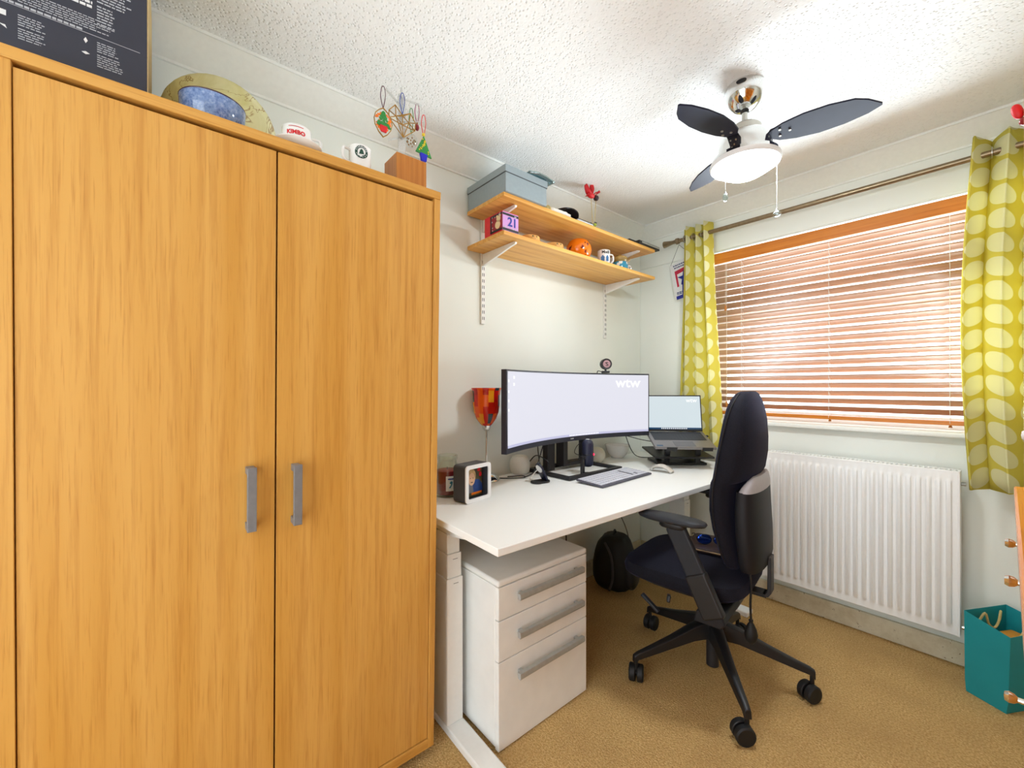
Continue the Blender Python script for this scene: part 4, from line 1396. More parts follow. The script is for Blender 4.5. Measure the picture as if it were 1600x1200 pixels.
for s_ in (-1, 1):
    y = s_ * 0.283
    d0, d1 = Vector((0.085, y, 0.395)), Vector((-0.055, y, 0.690))
    ang = math.atan2(d1.x - d0.x, d1.z - d0.z)
    ar = B().box((d0 + d1) / 2, (0.074, 0.026, (d1 - d0).length), Matrix.Rotation(ang, 4, 'Y')).build('arm_post', M['arm'], CH, bev=0.008, seg=3)
    B().box((d0 * 0.80 + d1 * 0.20) + Vector((0, s_ * 0.002, 0)), (0.080, 0.034, 0.16), Matrix.Rotation(ang, 4, 'Y')).build('arm_sleeve', M['black'], ar, bev=0.008, seg=3)
    B().sell((-0.062, y, 0.692), (0.052, 0.024, 0.016), 0.5, 0.7, 20, 8).build('arm_neck', M['black'], ar, True)
    b = B()
    b.sell((-0.068, y, 0.713), (0.132, 0.044, 0.0155), 0.7, 0.75, 32, 11)
    b.build('arm_pad', M['arm'], ar, True)
    B().prism([(0.02, 0.355), (0.115, 0.355), (0.13, 0.375), (0.12, 0.400), (0.03, 0.400)], abs(y) - 0.07, Matrix(((1, 0, 0, 0), (0, 0, s_, s_ * 0.085), (0, 1, 0, 0.0), (0, 0, 0, 1)))).build('arm_mount', M['shell'], CH, bev=0.006, seg=3)
lv = B().box((-0.105, -0.215, 0.365), (0.014, 0.14, 0.026), Matrix.Rotation(R(-24), 4, 'X') @ Matrix.Rotation(R(20), 4, 'Z')).build('height_lever', M['black'], CH, bev=0.004)
B().box((-0.158, -0.272, 0.350), (0.085, 0.018, 0.012), Matrix.Rotation(R(35), 4, 'Y')).build('lever_tip', M['arm'], lv, bev=0.003)
pc = B().tube(spline([(0.165, -0.115, 0.540), (0.172, -0.118, 0.47), (0.170, -0.118, 0.40), (0.172, -0.118, 0.335)], 6), 0.0042, 8).build('pump_cord', M['cable'], CH, True)
B().lathe([(0, 0.0), (0.010, 0.002), (0.020, 0.016), (0.0235, 0.034), (0.019, 0.056), (0.011, 0.074), (0.007, 0.080), (0.008, 0.090), (0, 0.092)], 20, Matrix.Translation((0.172, -0.118, 0.250))).build('pump_bulb', M['rubber'], pc, True)

# ---- things on the seat
C8 = Matrix.Translation((0.932, 1.806, 0)) @ Matrix.Rotation(R(8), 4, 'Z')
p = C8 @ Vector((-0.045, 0.115, 0.4925))
ls = thing('leather_case', 'dark brown flat case with tan piping on chair seat', 'case', p, R(14))
B().sell((0, 0, 0.014), (0.085, 0.105, 0.014), 0.4, 0.3, 28, 9).build('body', M['brown'], ls, True)
P_ = rrect(0.164, 0.204, 0.02, 4)
B().tube([(x, y, 0.0145) for x, y in P_] + [(P_[0][0], P_[0][1], 0.0145)], 0.0032, 6).build('piping', M['tan'], ls, True)
p = C8 @ Vector((-0.020, 0.070, 0.4925 + 0.0285))
sg = thing('sunglasses', 'black sunglasses with blue mirrored lenses on brown case', 'glasses', p, R(35))
lens = plain('blue_mirror_lens', S(40, 80, 190), 0.08, 0.9, var=0.3)
for x in (-0.034, 0.034):
    B().sell((x, 0, 0.024), (0.029, 0.005, 0.021), 0.8, 0.8, 20, 9).build('lens', lens, sg, True)
b = B()
for x in (-0.034, 0.034):
    b.tube([(x + 0.030 * math.cos(t_ * PI / 10), 0.001, 0.024 + 0.0215 * math.sin(t_ * PI / 10)) for t_ in range(21)], 0.0025, 6)
b.tube([(-0.006, 0, 0.030), (0, 0, 0.033), (0.006, 0, 0.030)], 0.0022, 6)
b.tube([(-0.064, 0.002, 0.030), (-0.066, 0.06, 0.028), (-0.066, 0.12, 0.006)], 0.0025, 6)
b.tube([(0.064, 0.002, 0.030), (0.066, 0.06, 0.028), (0.066, 0.12, 0.006)], 0.0025, 6)
b.build('frame', M['black'], sg, True)

# ------------------------------------------------------------------ bag and cables under the desk
bp_ = thing('backpack', 'black backpack slumped on the carpet under the desk', 'bag', (0.205, 2.11, 0), R(20))
b = B()
b.sell((0, 0, 0.165), (0.125, 0.115, 0.165), 0.6, 0.7, 32, 17)
for v in b.bm.verts:
    v.co.x *= 1 - 0.25 * max(0, v.co.z - 0.15) / 0.18
    v.co += Vector((random.uniform(-.003, .003), random.uniform(-.003, .003), 0))
b.build('body', M['rubber'], bp_, True)
B().sell((0.105, -0.01, 0.12), (0.040, 0.085, 0.085), 0.5, 0.6, 24, 13).build('front_pocket', M['black'], bp_, True)
B().tube(spline([(-0.03, -0.10, 0.30), (0.02, -0.14, 0.24), (0.03, -0.145, 0.12), (0.0, -0.11, 0.03)], 6), 0.007, 8).build('strap', plain('grey_strap', S(70, 66, 70), 0.8), bp_, True)
B().tube(arc((0, -0.03, 0.322), (0, 0.03, 0.322), (0, 0, 0.03), 8), 0.005, 8).build('grab_handle', M['matte'], bp_, True)
for i, (pts, lab) in enumerate((([(0.30, 1.55, 0.72), (0.31, 1.56, 0.50), (0.29, 1.60, 0.30), (0.31, 1.70, 0.010)], 'black cable dropping to the carpet under the desk'),
                                ([(0.35, 1.80, 0.715), (0.37, 1.83, 0.62), (0.36, 1.92, 0.60), (0.34, 2.02, 0.715)], 'black cable loop sagging below the desktop near crossbar'),
                                ([(0.28, 1.95, 0.715), (0.30, 1.98, 0.55), (0.27, 2.05, 0.50), (0.20, 2.25, 0.30), (0.10, 2.45, 0.010)], 'thin grey cable drooping behind the backpack'))):
    cb_ = B().tube(spline(pts, 7), 0.0032, 6).build('cable', M['cable'] if i < 2 else plain('grey_cable', S(120, 112, 104), 0.6), None, True)
    tag(cb_, lab, 'cable')

# ------------------------------------------------------------------ monitor
mon = thing('curved_monitor', 'ultrawide curved monitor with a bright white desktop', 'monitor', (0.27, 1.651, DZT + 0.001))
RM, HC = 1.30, 0.543


def mon_pt(y, off, z):
    s = math.asin(max(-1, min(1, y / RM)))
    return Vector((RM - (RM - off) * math.cos(s), (RM - off) * math.sin(s), z))


def arcslab(b, y0, y1, off0, off1, z0, z1, n=32):
    rings = []
    for i in range(n + 1):
        y = y0 + (y1 - y0) * i / n
        rings.append([b.bm.verts.new(mon_pt(y, o, z)) for o, z in ((off0, z0), (off1, z0), (off1, z1), (off0, z1))])
    for p, q in zip(rings, rings[1:]):
        for k_ in range(4):
            b.bm.faces.new((p[k_], p[(k_ + 1) % 4], q[(k_ + 1) % 4], q[k_]))
    b.bm.faces.new(rings[0][::-1])
    b.bm.faces.new(rings[-1])
    return b


z0m, z1m = 0.178, 0.540
arcslab(B(), -HC, HC, -0.026, 0.0, z0m, z1m).build('bezel', M['bezel'], mon, True, bev=0.002)
arcslab(B(), -0.36, 0.36, -0.060, -0.024, 0.21, 0.50).build('rear_housing', M['matte'], mon, True, bev=0.01)
scn = arcslab(B(), -HC + 0.010, HC - 0.006, 0.0002, 0.0010, z0m + 0.036, z1m - 0.008).build('screen', M['screen'], mon, True)
arcslab(B(), -HC + 0.010, HC - 0.006, 0.0008, 0.0014, z0m + 0.0245, z0m + 0.036).build('taskbar', M['screen_bar'], scn, True)
b = B()
for i in range(18):
    arcslab(b, -0.02 + i * 0.0125, -0.013 + i * 0.0125, 0.0013, 0.0018, z0m + 0.027, z0m + 0.034, 1)
b.build('taskbar_icons', M['screen_white'], scn)
b = B()
for z in (0.47, 0.50):
    arcslab(b, -0.485, -0.475, 0.0010, 0.0016, z, z + 0.012, 1)
for z in (0.36, 0.40, 0.44, 0.485):
    arcslab(b, -0.530, -0.521, 0.0010, 0.0016, z, z + 0.010, 1)
b.build('desktop_icons', M['screen_white'], scn)
b = B()
t_ = bmesh.new()
t_.from_mesh(text_mesh('wtw', 0.080, 0.0003, 0.010))
for v in t_.verts:
    v.co = mon_pt(0.405 + v.co.x * 1.15, 0.0014 + v.co.z, 0.486 + v.co.y)
tm = bpy.data.meshes.new('tmp')
t_.to_mesh(tm)
t_.free()
b.bm.from_mesh(tm)
b.build('wallpaper_logo', M['screen_white'], scn)
b = B()
arcslab(b, -0.012, 0.012, 0.0002, 0.0010, z0m + 0.010, z0m + 0.016, 2)
b.build('maker_mark', M['steel'], mon)
# stand: open rectangular base, a flat column and an upright open frame
ox, oy = 0.27, 1.651
rect = lambda x0, x1, y0, y1: [(x0, y0), (x1, y0), (x1, y1), (x0, y1)]
B().frame(rect(0.055 - ox, 0.362 - ox, 1.53 - oy, 1.965 - oy), rect(0.077 - ox, 0.338 - ox, 1.553 - oy, 1.942 - oy), 0.019).build('stand_base', M['matte'], mon, bev=0.002)
B().b2((0.085 - ox, 1.615 - oy, 0.0), (0.125 - ox, 1.672 - oy, 0.30)).build('stand_column', M['matte'], mon, bev=0.003)
Ms = Matrix(((0, 0, 1, 0.095 - ox), (1, 0, 0, 0), (0, 1, 0, 0), (0, 0, 0, 1)))
B().frame(rect(1.712 - oy, 1.93 - oy, 0.018, 0.30), rect(1.745 - oy, 1.905 - oy, 0.038, 0.275), 0.06, Ms).build('stand_frame', M['matte'], mon, bev=0.002)
B().b2((0.10 - ox, 1.688 - oy, 0.0), (0.104 - ox, 1.692 - oy, 0.27)).build('cable_clip', M['steel'], mon)

wc = thing('webcam', 'round black webcam perched on top of the monitor', 'webcam', (0.294, 1.905, 1.3025), R(-38))
B().b2((-0.022, -0.020, 0), (0.016, 0.020, 0.012)).build('clip', M['black'], wc, bev=0.003)
B().cyl((-0.002, 0, 0.010), (-0.002, 0, 0.030), 0.006, None, 10).build('stem', M['black'], wc, True)
Mw = Matrix.Translation((-0.022, 0, 0.050)) @ Matrix.Rotation(PI / 2, 4, 'Y')
B().lathe([(0, 0), (0.026, 0.0), (0.030, 0.006), (0.031, 0.040), (0.029, 0.046), (0.024, 0.044), (0, 0.043)], 30, Mw).build('body', M['matte'], wc, True)
B().lathe([(0, 0.0432), (0.021, 0.0440), (0.020, 0.0470), (0, 0.0480)], 26, Mw).build('lens_cover', plain('dusky_pink_cover', S(190, 150, 156), 0.35), wc, True)
B().tube(spline([(0.0265, 0.006, 0.058), (0.0270, -0.007, 0.057), (0.0270, 0.0, 0.050), (0.0270, 0.007, 0.043), (0.0268, -0.006, 0.041)], 5), 0.0022, 6).build('cover_mark', M['brown'], wc, True)
B().tube(spline([(-0.012, -0.018, 0.006), (-0.014, -0.035, 0.012), (-0.024, -0.042, 0.004), (-0.035, -0.040, -0.05)], 5), 0.0022, 6).build('cord', M['cable'], wc, True)

# ------------------------------------------------------------------ desk things
ZD = DZT + 0.001
kb = thing('keyboard', 'slim silver keyboard with pale keys on white desk', 'keyboard', (0.468, 1.757, ZD), rot=(0, R(3.2), R(3)))
B().b2((-0.078, -0.222, 0.004), (0.078, 0.222, 0.013)).build('body', M['kb'], kb, bev=0.003)
b = B()
for r_ in range(6):
    x = -0.064 + r_ * 0.0232
    cells = 21
    c_ = 0
    while c_ < cells:
        w = 1
        if r_ == 5 and c_ == 4:
            w = 6
        elif c_ == 0 and r_ in (2, 3, 4):
            w = 2
        y0 = -0.213 + c_ * 0.0203
        if not (c_ == 15 and r_ in (1, 2, 3)) and not (c_ in (15, 17) and r_ == 4):
            b.b2((x - 0.0095, y0, 0.0128), (x + 0.0095, y0 + 0.0203 * w - 0.0030, 0.0150))
        c_ += w
ky = b.build('keys', M['kbkeys'], kb, doubles=False)
ky['kind'] = 'stuff'
for y in (-0.19, 0.19):
    B().b2((-0.075, y - 0.012, -0.0005), (-0.062, y + 0.012, 0.006)).build('foot', M['rubber'], kb)
ms = thing('arc_mouse', 'bent beige arc mouse on desk beside keyboard', 'mouse', (0.532, 2.085, ZD), R(6))
mm = plain('warm_grey_mouse', S(206, 200, 190), 0.45)


def mousef(u, v):
    x = -0.060 + 0.120 * u
    z = 0.036 * math.sin(PI * (0.06 + 0.90 * u)) ** 0.8 + 0.002
    w = 0.027 * (0.75 + 0.25 * math.sin(PI * u)) * (1 if 0.04 < u < 0.96 else 0.8)
    yy = (2 * v - 1)
    return Vector((x, w * yy, z - 0.006 * yy * yy))


B().surf(mousef, 22, 9).build('shell', mm, ms, True, solid=0.008)
B().b2((0.010, -0.0015, 0.0365), (0.040, 0.0015, 0.0375)).build('touch_strip', M['steel'], ms)

cj = thing('jar_candle', 'dark red candle in a glass jar beside wardrobe', 'candle', (0.198, 0.935, ZD))
B().lathe([(0, 0.0), (0.046, 0.0), (0.050, 0.006), (0.050, 0.120), (0.046, 0.134), (0.040, 0.142), (0.040, 0.152), (0.044, 0.156), (0.044, 0.172), (0.040, 0.174), (0.037, 0.172), (0.037, 0.142), (0.047, 0.120), (0.047, 0.010), (0, 0.006)], 36).build('jar', M['jar'], cj, True)
B().lathe([(0, 0.007), (0.0465, 0.0105), (0.0465, 0.108), (0.040, 0.111), (0, 0.110)], 32).build('wax', M['darkred'], cj, True)
B().cyl((0, 0, 0.109), (0, 0, 0.122), 0.0012, None, 6).build('wick', M['black'], cj)
b = B()
lab_out = [(-0.026 + 0.0104 * i / 1.0, -0.030) for i in range(6)] + [(0.026 - 0.0104 * i, 0.032) for i in range(6)]
poly_wrap(b, lab_out, 0.0503, R(-8), 0.058)
lb = b.build('label', plain('cream_label', S(226, 228, 224), 0.6), cj)
b = B()
poly_wrap(b, [(-0.018, 0.018), (-0.006, 0.018), (0.006, 0.018), (0.018, 0.018), (0.018, 0.023), (0.006, 0.023), (-0.006, 0.023), (-0.018, 0.023)], 0.0512, R(-8), 0.058)
b.build('label_band', M['blue'], lb)
b = B()
poly_wrap(b, [(-0.014, -0.016), (-0.004, -0.002), (-0.012, 0.004), (-0.004, 0.012), (0.002, 0.008), (0.0, -0.004), (-0.008, -0.018)], 0.0512, R(-8), 0.058)
b.build('label_leaf', plain('teal_print', S(60, 130, 150), 0.5), lb)
b = B()
poly_wrap(b, [(0.012 + 0.006 * math.cos(i), 0.0 + 0.008 * math.sin(i)) for i in [q * PI / 6 for q in range(12)]], 0.0512, R(-8), 0.058)
b.build('label_fruit', M['orange'], lb)

pf = thing('photo_frame', 'grey box photo frame with white front on desk', 'photo frame', (0.358, 0.985, ZD), R(10.7))
W_, D_, Hh = 0.146, 0.070, 0.150
Mf = face((-D_, 0, Hh / 2), (1, 0, 0))
B().frame(rrect(W_, Hh, 0.014), rrect(W_ - 0.014, Hh - 0.014, 0.010), D_ - 0.003, Mf).build('case', plain('slate_grey_plastic', S(64, 66, 72), 0.55), pf)
B().frame(rrect(W_, Hh, 0.014), rrect(W_ - 0.030, Hh - 0.030, 0.008), 0.006, face((-0.003, 0, Hh / 2), (1, 0, 0))).build('front_rim', M['white'], pf)
B().prism(rrect(W_ - 0.014, Hh - 0.014, 0.010), 0.004, face((-D_ + 0.002, 0, Hh / 2), (1, 0, 0))).build('back_plate', plain('dark_slate', S(46, 48, 56), 0.6), pf)
# the photo: a fair-haired child in a blue top, printed flat
ph = B().b2((-0.036, -0.064, 0.012), (-0.0345, 0.058, 0.138)).build('photo', plain('muted_room_print', S(86, 78, 50), 0.5, var=0.5, nscale=40), pf)
fm = lambda y, z, k_: face((-0.0343 + 0.0003 * k_, y + 0.024, z), (1, 0, 0))
ell = lambda a, b_, n=22: [(a * math.cos(i * 2 * PI / n), b_ * math.sin(i * 2 * PI / n)) for i in range(n)]
B().prism([(-0.044, -0.020), (0.044, -0.020), (0.040, 0.010), (0.022, 0.030), (-0.010, 0.034), (-0.036, 0.020)], 0.0003, fm(-0.008, 0.048, 0)).build('blue_top_print', plain('navy_top_print', S(34, 66, 130), 0.5, var=0.2), ph)
B().prism([(-0.024, -0.020), (0.012, -0.020), (0.004, 0.028), (-0.018, 0.028)], 0.0003, fm(-0.030, 0.048, 1)).build('grey_top_print', plain('grey_print', S(110, 112, 120), 0.5), ph)
B().prism(ell(0.025, 0.030), 0.0003, fm(-0.030, 0.096, 2)).build('hair_print', M['blond'], ph)
B().prism(ell(0.019, 0.026), 0.0003, fm(-0.029, 0.084, 3)).build('face_print', M['skin'], ph)
b = B().prism(ell(0.0026, 0.0016, 8), 0.0003, fm(-0.037, 0.088, 4)).prism(ell(0.0026, 0.0016, 8), 0.0003, fm(-0.022, 0.088, 4)).prism(ell(0.007, 0.0018, 10), 0.0003, fm(-0.029, 0.071, 4))
b.build('features_print', M['brown'], ph)
b = B().prism(ell(0.010, 0.008), 0.0003, fm(0.014, 0.118, 1)).prism(ell(0.008, 0.010), 0.0003, fm(0.022, 0.098, 1))
b.build('background_print', M['red'], ph)
B().prism([(-0.030, -0.006), (0.030, -0.004), (0.030, 0.004), (-0.030, 0.004)], 0.0003, fm(0.0, 0.024, 2)).build('table_print', M['orange'], ph)

lm = thing('mosaic_lamp', 'chrome table lamp with red orange mosaic glass shade', 'lamp', (0.078, 1.232, ZD))
B().lathe([(0, 0.0), (0.066, 0.0), (0.067, 0.004), (0.060, 0.018), (0.044, 0.032), (0.024, 0.040), (0.008, 0.044), (0, 0.044)], 36).build('base', M['chrome'], lm, True)
B().cyl((0, 0, 0.042), (0, 0, 0.250), 0.0045, None, 12).build('stem', M['chrome'], lm, True)
B().lathe([(0, 0.244), (0.010, 0.246), (0.018, 0.254), (0.023, 0.268), (0.024, 0.274), (0, 0.274)], 24).build('shade_cup', M['chrome'], lm, True)
prof = [(0.020, 0.268), (0.032, 0.282), (0.050, 0.308), (0.062, 0.340), (0.067, 0.380), (0.067, 0.420), (0.070, 0.446), (0.076, 0.458)]
seg = 40
me = bpy.data.meshes.new('lamp_shade')
vv, ff, uvs = [], [], []
ht = 0
hs = []
for i, (r_, z) in enumerate(prof):
    if i:
        ht += math.hypot(r_ - prof[i - 1][0], z - prof[i - 1][1])
    hs.append(ht)
    for q in range(seg):
        a = q * 2 * PI / seg
        vv.append((r_ * math.cos(a), r_ * math.sin(a), z))
for i in range(len(prof) - 1):
    for q in range(seg):
        n2 = (q + 1) % seg
        ff.append((i * seg + q, i * seg + n2, (i + 1) * seg + n2, (i + 1) * seg + q))
        uvs += [(q / seg, hs[i] * 3), ((q + 1) / seg, hs[i] * 3), ((q + 1) / seg, hs[i + 1] * 3), (q / seg, hs[i + 1] * 3)]
me.from_pydata(vv, [], ff)
ul = me.uv_layers.new(name='UVMap')
for i, u in enumerate(uvs):
    ul.data[i].uv = u
me.materials.append(M['mosaic'])
for p in me.polygons:
    p.use_smooth = True
o = bpy.data.objects.new('lamp_shade', me)
COL.objects.link(o)
o.parent = lm
sm_ = o.modifiers.new('solid', 'SOLIDIFY')
sm_.thickness = 0.003

cg = thing('phone_charger', 'black wireless phone charger stand with white round pad', 'charger', (0.285, 1.405, ZD), R(-8))
B().prism(rrect(0.060, 0.100, 0.028, 6), 0.009).build('base', M['black'], cg, bev=0.002)
Mc = Matrix.Translation((0.0, 0.036, 0.006)) @ Matrix.Rotation(R(28), 4, 'X')
ap = B().prism(rrect(0.050, 0.105, 0.024, 6, 0, 0.050), 0.010, Mc @ Matrix.Rotation(PI / 2, 4, 'X')).build('upright_pad', plain('navy_black_pad', S(24, 28, 50), 0.4), cg, bev=0.002)
B().cyl(Mc @ Vector((0, -0.0125, 0.074)), Mc @ Vector((0, -0.009, 0.074)), 0.021, None, 28).build('white_disc', M['white'], ap, True)
B().cyl(Mc @ Vector((0, 0.003, 0.074)), Mc @ Vector((0, -0.001, 0.074)), 0.020, None, 28).build('rear_disc', M['black'], ap, True)

mc = thing('desk_microphone', 'black desktop microphone with red mute light', 'microphone', (0.312, 1.728, ZD))
B().lathe([(0, 0), (0.023, 0), (0.024, 0.003), (0.022, 0.007), (0.010, 0.010), (0, 0.010)], 32).build('base', M['matte'], mc, True)
B().b2((-0.010, -0.050, 0.004), (0.010, -0.034, 0.095)).b2((-0.010, -0.050, 0.085), (0.010, -0.020, 0.102)).build('bracket', M['matte'], mc, bev=0.003)
bd = B().lathe([(0, 0.040), (0.018, 0.042), (0.027, 0.050), (0.030, 0.064), (0.030, 0.160), (0.026, 0.174), (0.016, 0.183), (0, 0.185)], 30).build('body', plain('midnight_blue_mesh', S(22, 26, 52), 0.5, var=0.3, nscale=500), mc, True)
B().lathe([(0.0302, 0.104), (0.0308, 0.105), (0.0308, 0.108), (0.0302, 0.109)], 30).build('band', M['black'], bd, True)
B().sph((0.024, 0.0175, 0.106), 0.0065, 10).build('mute_light', plain('red_light', S(230, 30, 60), 0.3, emit=S(255, 30, 70), es=1.5), bd, True)
B().lathe([(0, 0.184), (0.012, 0.1845), (0.010, 0.187), (0, 0.188)], 20).build('touch_cap', M['steel'], bd, True)
B().tube(spline([(-0.012, -0.046, 0.17), (-0.014, -0.075, 0.15), (-0.016, -0.085, 0.12), (-0.012, -0.045, 0.10), (-0.014, -0.060, 0.085)], 6), 0.0018, 6).build('cord', M['cable'], mc, True)

bs = thing('ball_speaker', 'small white ball-shaped smart speaker behind the microphone', 'speaker', (0.118, 2.052, ZD))
B().lathe([(0, 0), (0.026, 0.0), (0.034, 0.006), (0.046, 0.026), (0.049, 0.046), (0.046, 0.064), (0.034, 0.082), (0.018, 0.090), (0, 0.092)], 30).build('body', plain('chalk_white_fabric', S(226, 224, 208), 0.8, bump=0.3, nscale=500), bs, True)
B().lathe([(0.026, 0.0), (0.030, 0.0), (0.034, 0.004), (0.030, 0.004)], 30).build('base_ring', M['white'], bs, True)
wbw = thing('white_bowl', 'plain white ceramic bowl on desk behind laptop stand', 'bowl', (0.098, 2.285, ZD))
B().lathe([(0, 0), (0.038, 0), (0.040, 0.004), (0.058, 0.022), (0.070, 0.048), (0.076, 0.074), (0.080, 0.082), (0.076, 0.082), (0.066, 0.048), (0.052, 0.022), (0, 0.010)], 36).build('body', M['porcelain'], wbw, True)
B().lathe([(0.076, 0.080), (0.080, 0.081), (0.080, 0.084), (0.076, 0.083)], 36).build('rim', M['porcelain'], wbw, True)
rs = thing('mesh_speaker', 'round white speaker tucked behind the monitor by wall', 'speaker', (0.066, 1.464, ZD))
B().lathe([(0, 0), (0.036, 0), (0.050, 0.012), (0.056, 0.040), (0.054, 0.070), (0.040, 0.094), (0.020, 0.100), (0, 0.101)], 30).build('body', plain('white_mesh', S(222, 220, 210), 0.7, bump=0.4, nscale=400), rs, True)
B().lathe([(0.030, 0.0), (0.038, 0.0), (0.042, 0.004), (0.030, 0.004)], 30).build('foot_ring', M['white'], rs, True)
for pts, lab, mt in (([(0.10, 1.30, ZD + .004), (0.13, 1.33, ZD + .004), (0.17, 1.40, ZD + .004), (0.14, 1.42, ZD + .005), (0.10, 1.35, ZD + .004)], 'black cable loop lying on desk by the lamp', 'cable'),
                     ([(0.17, 1.40, ZD + .005), (0.20, 1.44, ZD + .03), (0.21, 1.47, ZD + .10), (0.22, 1.50, ZD + .20)], 'black cable rising to the monitor past the charger', 'cable'),
                     ([(0.14, 1.52, ZD + .20), (0.20, 1.48, ZD + .08), (0.22, 1.50, ZD + .012), (0.12, 1.56, ZD + .022)], 'black cable twisting down beside the round white speaker', 'cable'),
                     ([(0.10, 1.50, ZD + .06), (0.16, 1.50, ZD + .105), (0.22, 1.53, ZD + .07), (0.20, 1.545, ZD + .025)], 'black arched cable in front of the round white speaker', 'cable'),
                     ([(0.26, 1.38, ZD + .012), (0.22, 1.40, ZD + .004), (0.20, 1.45, ZD + .03), (0.21, 1.48, ZD + .05)], 'pale cable curling from the phone charger', 'wcable'),
                     ([(0.16, 2.20, ZD + .16), (0.10, 2.40, ZD + .13), (0.12, 2.52, ZD + .10), (0.20, 2.55, ZD + .09)], 'black cable sagging from monitor towards laptop', 'cable'),
                     ([(0.24, 2.17, ZD + .17), (0.21, 2.28, ZD + .06), (0.20, 2.38, ZD + .006), (0.27, 2.46, ZD + .004)], 'black cable dropping behind the white bowl', 'cable')):
    tag(B().tube(spline(pts, 7), 0.0028, 6).build('cable', M[mt], None, True), lab, 'cable')

# laptop on riser
rise = thing('laptop_riser', 'black folding laptop riser standing on desk corner', 'laptop stand', (0.455, 2.400, ZD), R(-41))
B().b2((-0.125, -0.145, 0), (0.075, 0.145, 0.014)).build('base_plate', M['black'], rise, bev=0.003)
Mt = Matrix.Translation((-0.02, 0, 0.062)) @ Matrix.Rotation(R(5), 4, 'Y')
B().box((0, 0, 0), (0.27, 0.345, 0.012), Mt).build('tray', M['matte'], rise, bev=0.004)
for y in (-0.09, 0.09):
    B().box((-0.06, y, 0.092), (0.02, 0.03, 0.165), Matrix.Rotation(R(10), 4, 'Y')).build('upright', M['black'], rise, bev=0.002)
    B().box((0.075, y, 0.068), (0.02, 0.03, 0.115), Matrix.Rotation(R(12), 4, 'Y')).build('upright', M['black'], rise, bev=0.002)
lt = thing('laptop', 'open grey laptop with white screen raised on riser', 'laptop', (0.535, 2.275, 0.918), R(-44.5))
Mt = Matrix.Rotation(R(17), 4, 'Y')
dk = B().box((0, 0, 0), (0.222, 0.331, 0.015), Mt).build('deck', M['laptop'], lt, bev=0.004)
b = B()
for r_ in range(6):
    for c_ in range(15):
        b.box(Mt @ Vector((-0.088 + r_ * 0.0185, -0.133 + c_ * 0.019, 0.0079)), (0.0160, 0.0165, 0.0012), Mt)
ky = b.build('keys', M['keys_dark'], dk, doubles=False)
ky['kind'] = 'stuff'
B().box(Mt @ Vector((-0.042, 0, 0.0074)), (0.118, 0.292, 0.0010), Mt).build('key_well', M['black'], dk)
B().box(Mt @ Vector((0.066, 0.004, 0.0077)), (0.066, 0.110, 0.0010), Mt).build('touchpad', plain('dark_grey_touchpad', S(98, 96, 100), 0.4), dk)
B().box(Mt @ Vector((0.090, -0.135, 0.0077)), (0.014, 0.034, 0.0008), Mt).build('sticker', plain('blue_sticker', S(40, 80, 110), 0.4), dk)
hinge = Mt @ Vector((-0.110, 0, 0.008))
Ml = Matrix.Translation(hinge) @ Matrix.Rotation(R(-9), 4, 'Y')
ld = B().b2((-0.004, -0.165, 0), (0.003, 0.165, 0.218)).build('lid', M['black'], lt, bev=0.002)
ld.matrix_local = Ml
sc2 = B().b2((0.0028, -0.158, 0.022), (0.0038, 0.158, 0.211)).build('display', plain('lit_pale_blue_screen', S(10, 10, 10), 0.3, emit=S(226, 240, 246), es=0.46, var=0.0), ld)
B().b2((0.0036, -0.158, 0.012), (0.0042, 0.158, 0.022)).build('taskbar', M['screen_dark'], ld)
b = B()
for i in range(14):
    b.b2((0.0041, -0.075 + i * 0.011, 0.014), (0.0046, -0.069 + i * 0.011, 0.0195))
b.build('taskbar_icons', M['screen_white'], ld)
B().mesh(text_mesh('wtw', 0.036, 0.0003), face((0.0042, 0.108, 0.186), (1, 0, 0))).build('wallpaper_logo', M['screen_white'], ld)
rel = (Matrix.Translation((0.455, 2.400, ZD)) @ Matrix.Rotation(R(-41), 4, 'Z')).inverted() @ (Matrix.Translation((0.535, 2.275, 0.918)) @ Matrix.Rotation(R(-44.5), 4, 'Z'))
for y in (-0.075, 0.115):
    B().box((0, 0, 0), (0.006, 0.055, 0.020), rel @ Mt @ Matrix.Translation((0.1145, y, -0.002))).build('stop_lip', M['black'], rise)
B().sph(Mt @ Vector((-0.06, 0.172, 0.0)), 0.012, 8, (1.2, 0.8, 0.6)).build('plug', M['black'], lt, True)

# ------------------------------------------------------------------ plaque on the curtain pole
pq = thing('hanging_plaque', 'white plaque with blue star ribbon hung from pole finial', 'plaque', (0.330, 2.668, 2.165), rot=(0, R(-9), R(-4)))
Mp = face((0, 0, 0), (0, -1, 0))
B().tube([(0, -0.012, 0.015), (-0.090, 0, -0.100)], 0.0012, 5).tube([(0, -0.012, 0.015), (0.060, 0, -0.075)], 0.0012, 5).build('hanging_cord', M['black'], pq)
B().prism([(-0.092, -0.100), (0.07, -0.075), (0.07, -0.330), (-0.088, -0.330)], 0.004, Mp).build('card', M['print'], pq, bev=0.001)
for y, x0, x1 in ((-0.112, -0.07, 0.03), (-0.128, -0.065, 0.03), (-0.30, -0.07, -0.03), (-0.31, -0.07, -0.035)):
    x = x0
    b = B()
    while x < x1:
        w = random.uniform(0.006, 0.016)
        b.prism(rect(x, min(x1, x + w), y - 0.004, y + 0.004), 0.0006, Mp, 0.004)
        x += w + 0.003
    b.build('text_line', M['slateprint'], pq)
B().prism([(-0.064, -0.150), (0.04, -0.140), (0.04, -0.165), (-0.050, -0.175), (-0.046, -0.26), (-0.060, -0.262)], 0.0012, Mp, 0.004).build('red_border', plain('crimson_print', S(190, 40, 70), 0.5), pq)
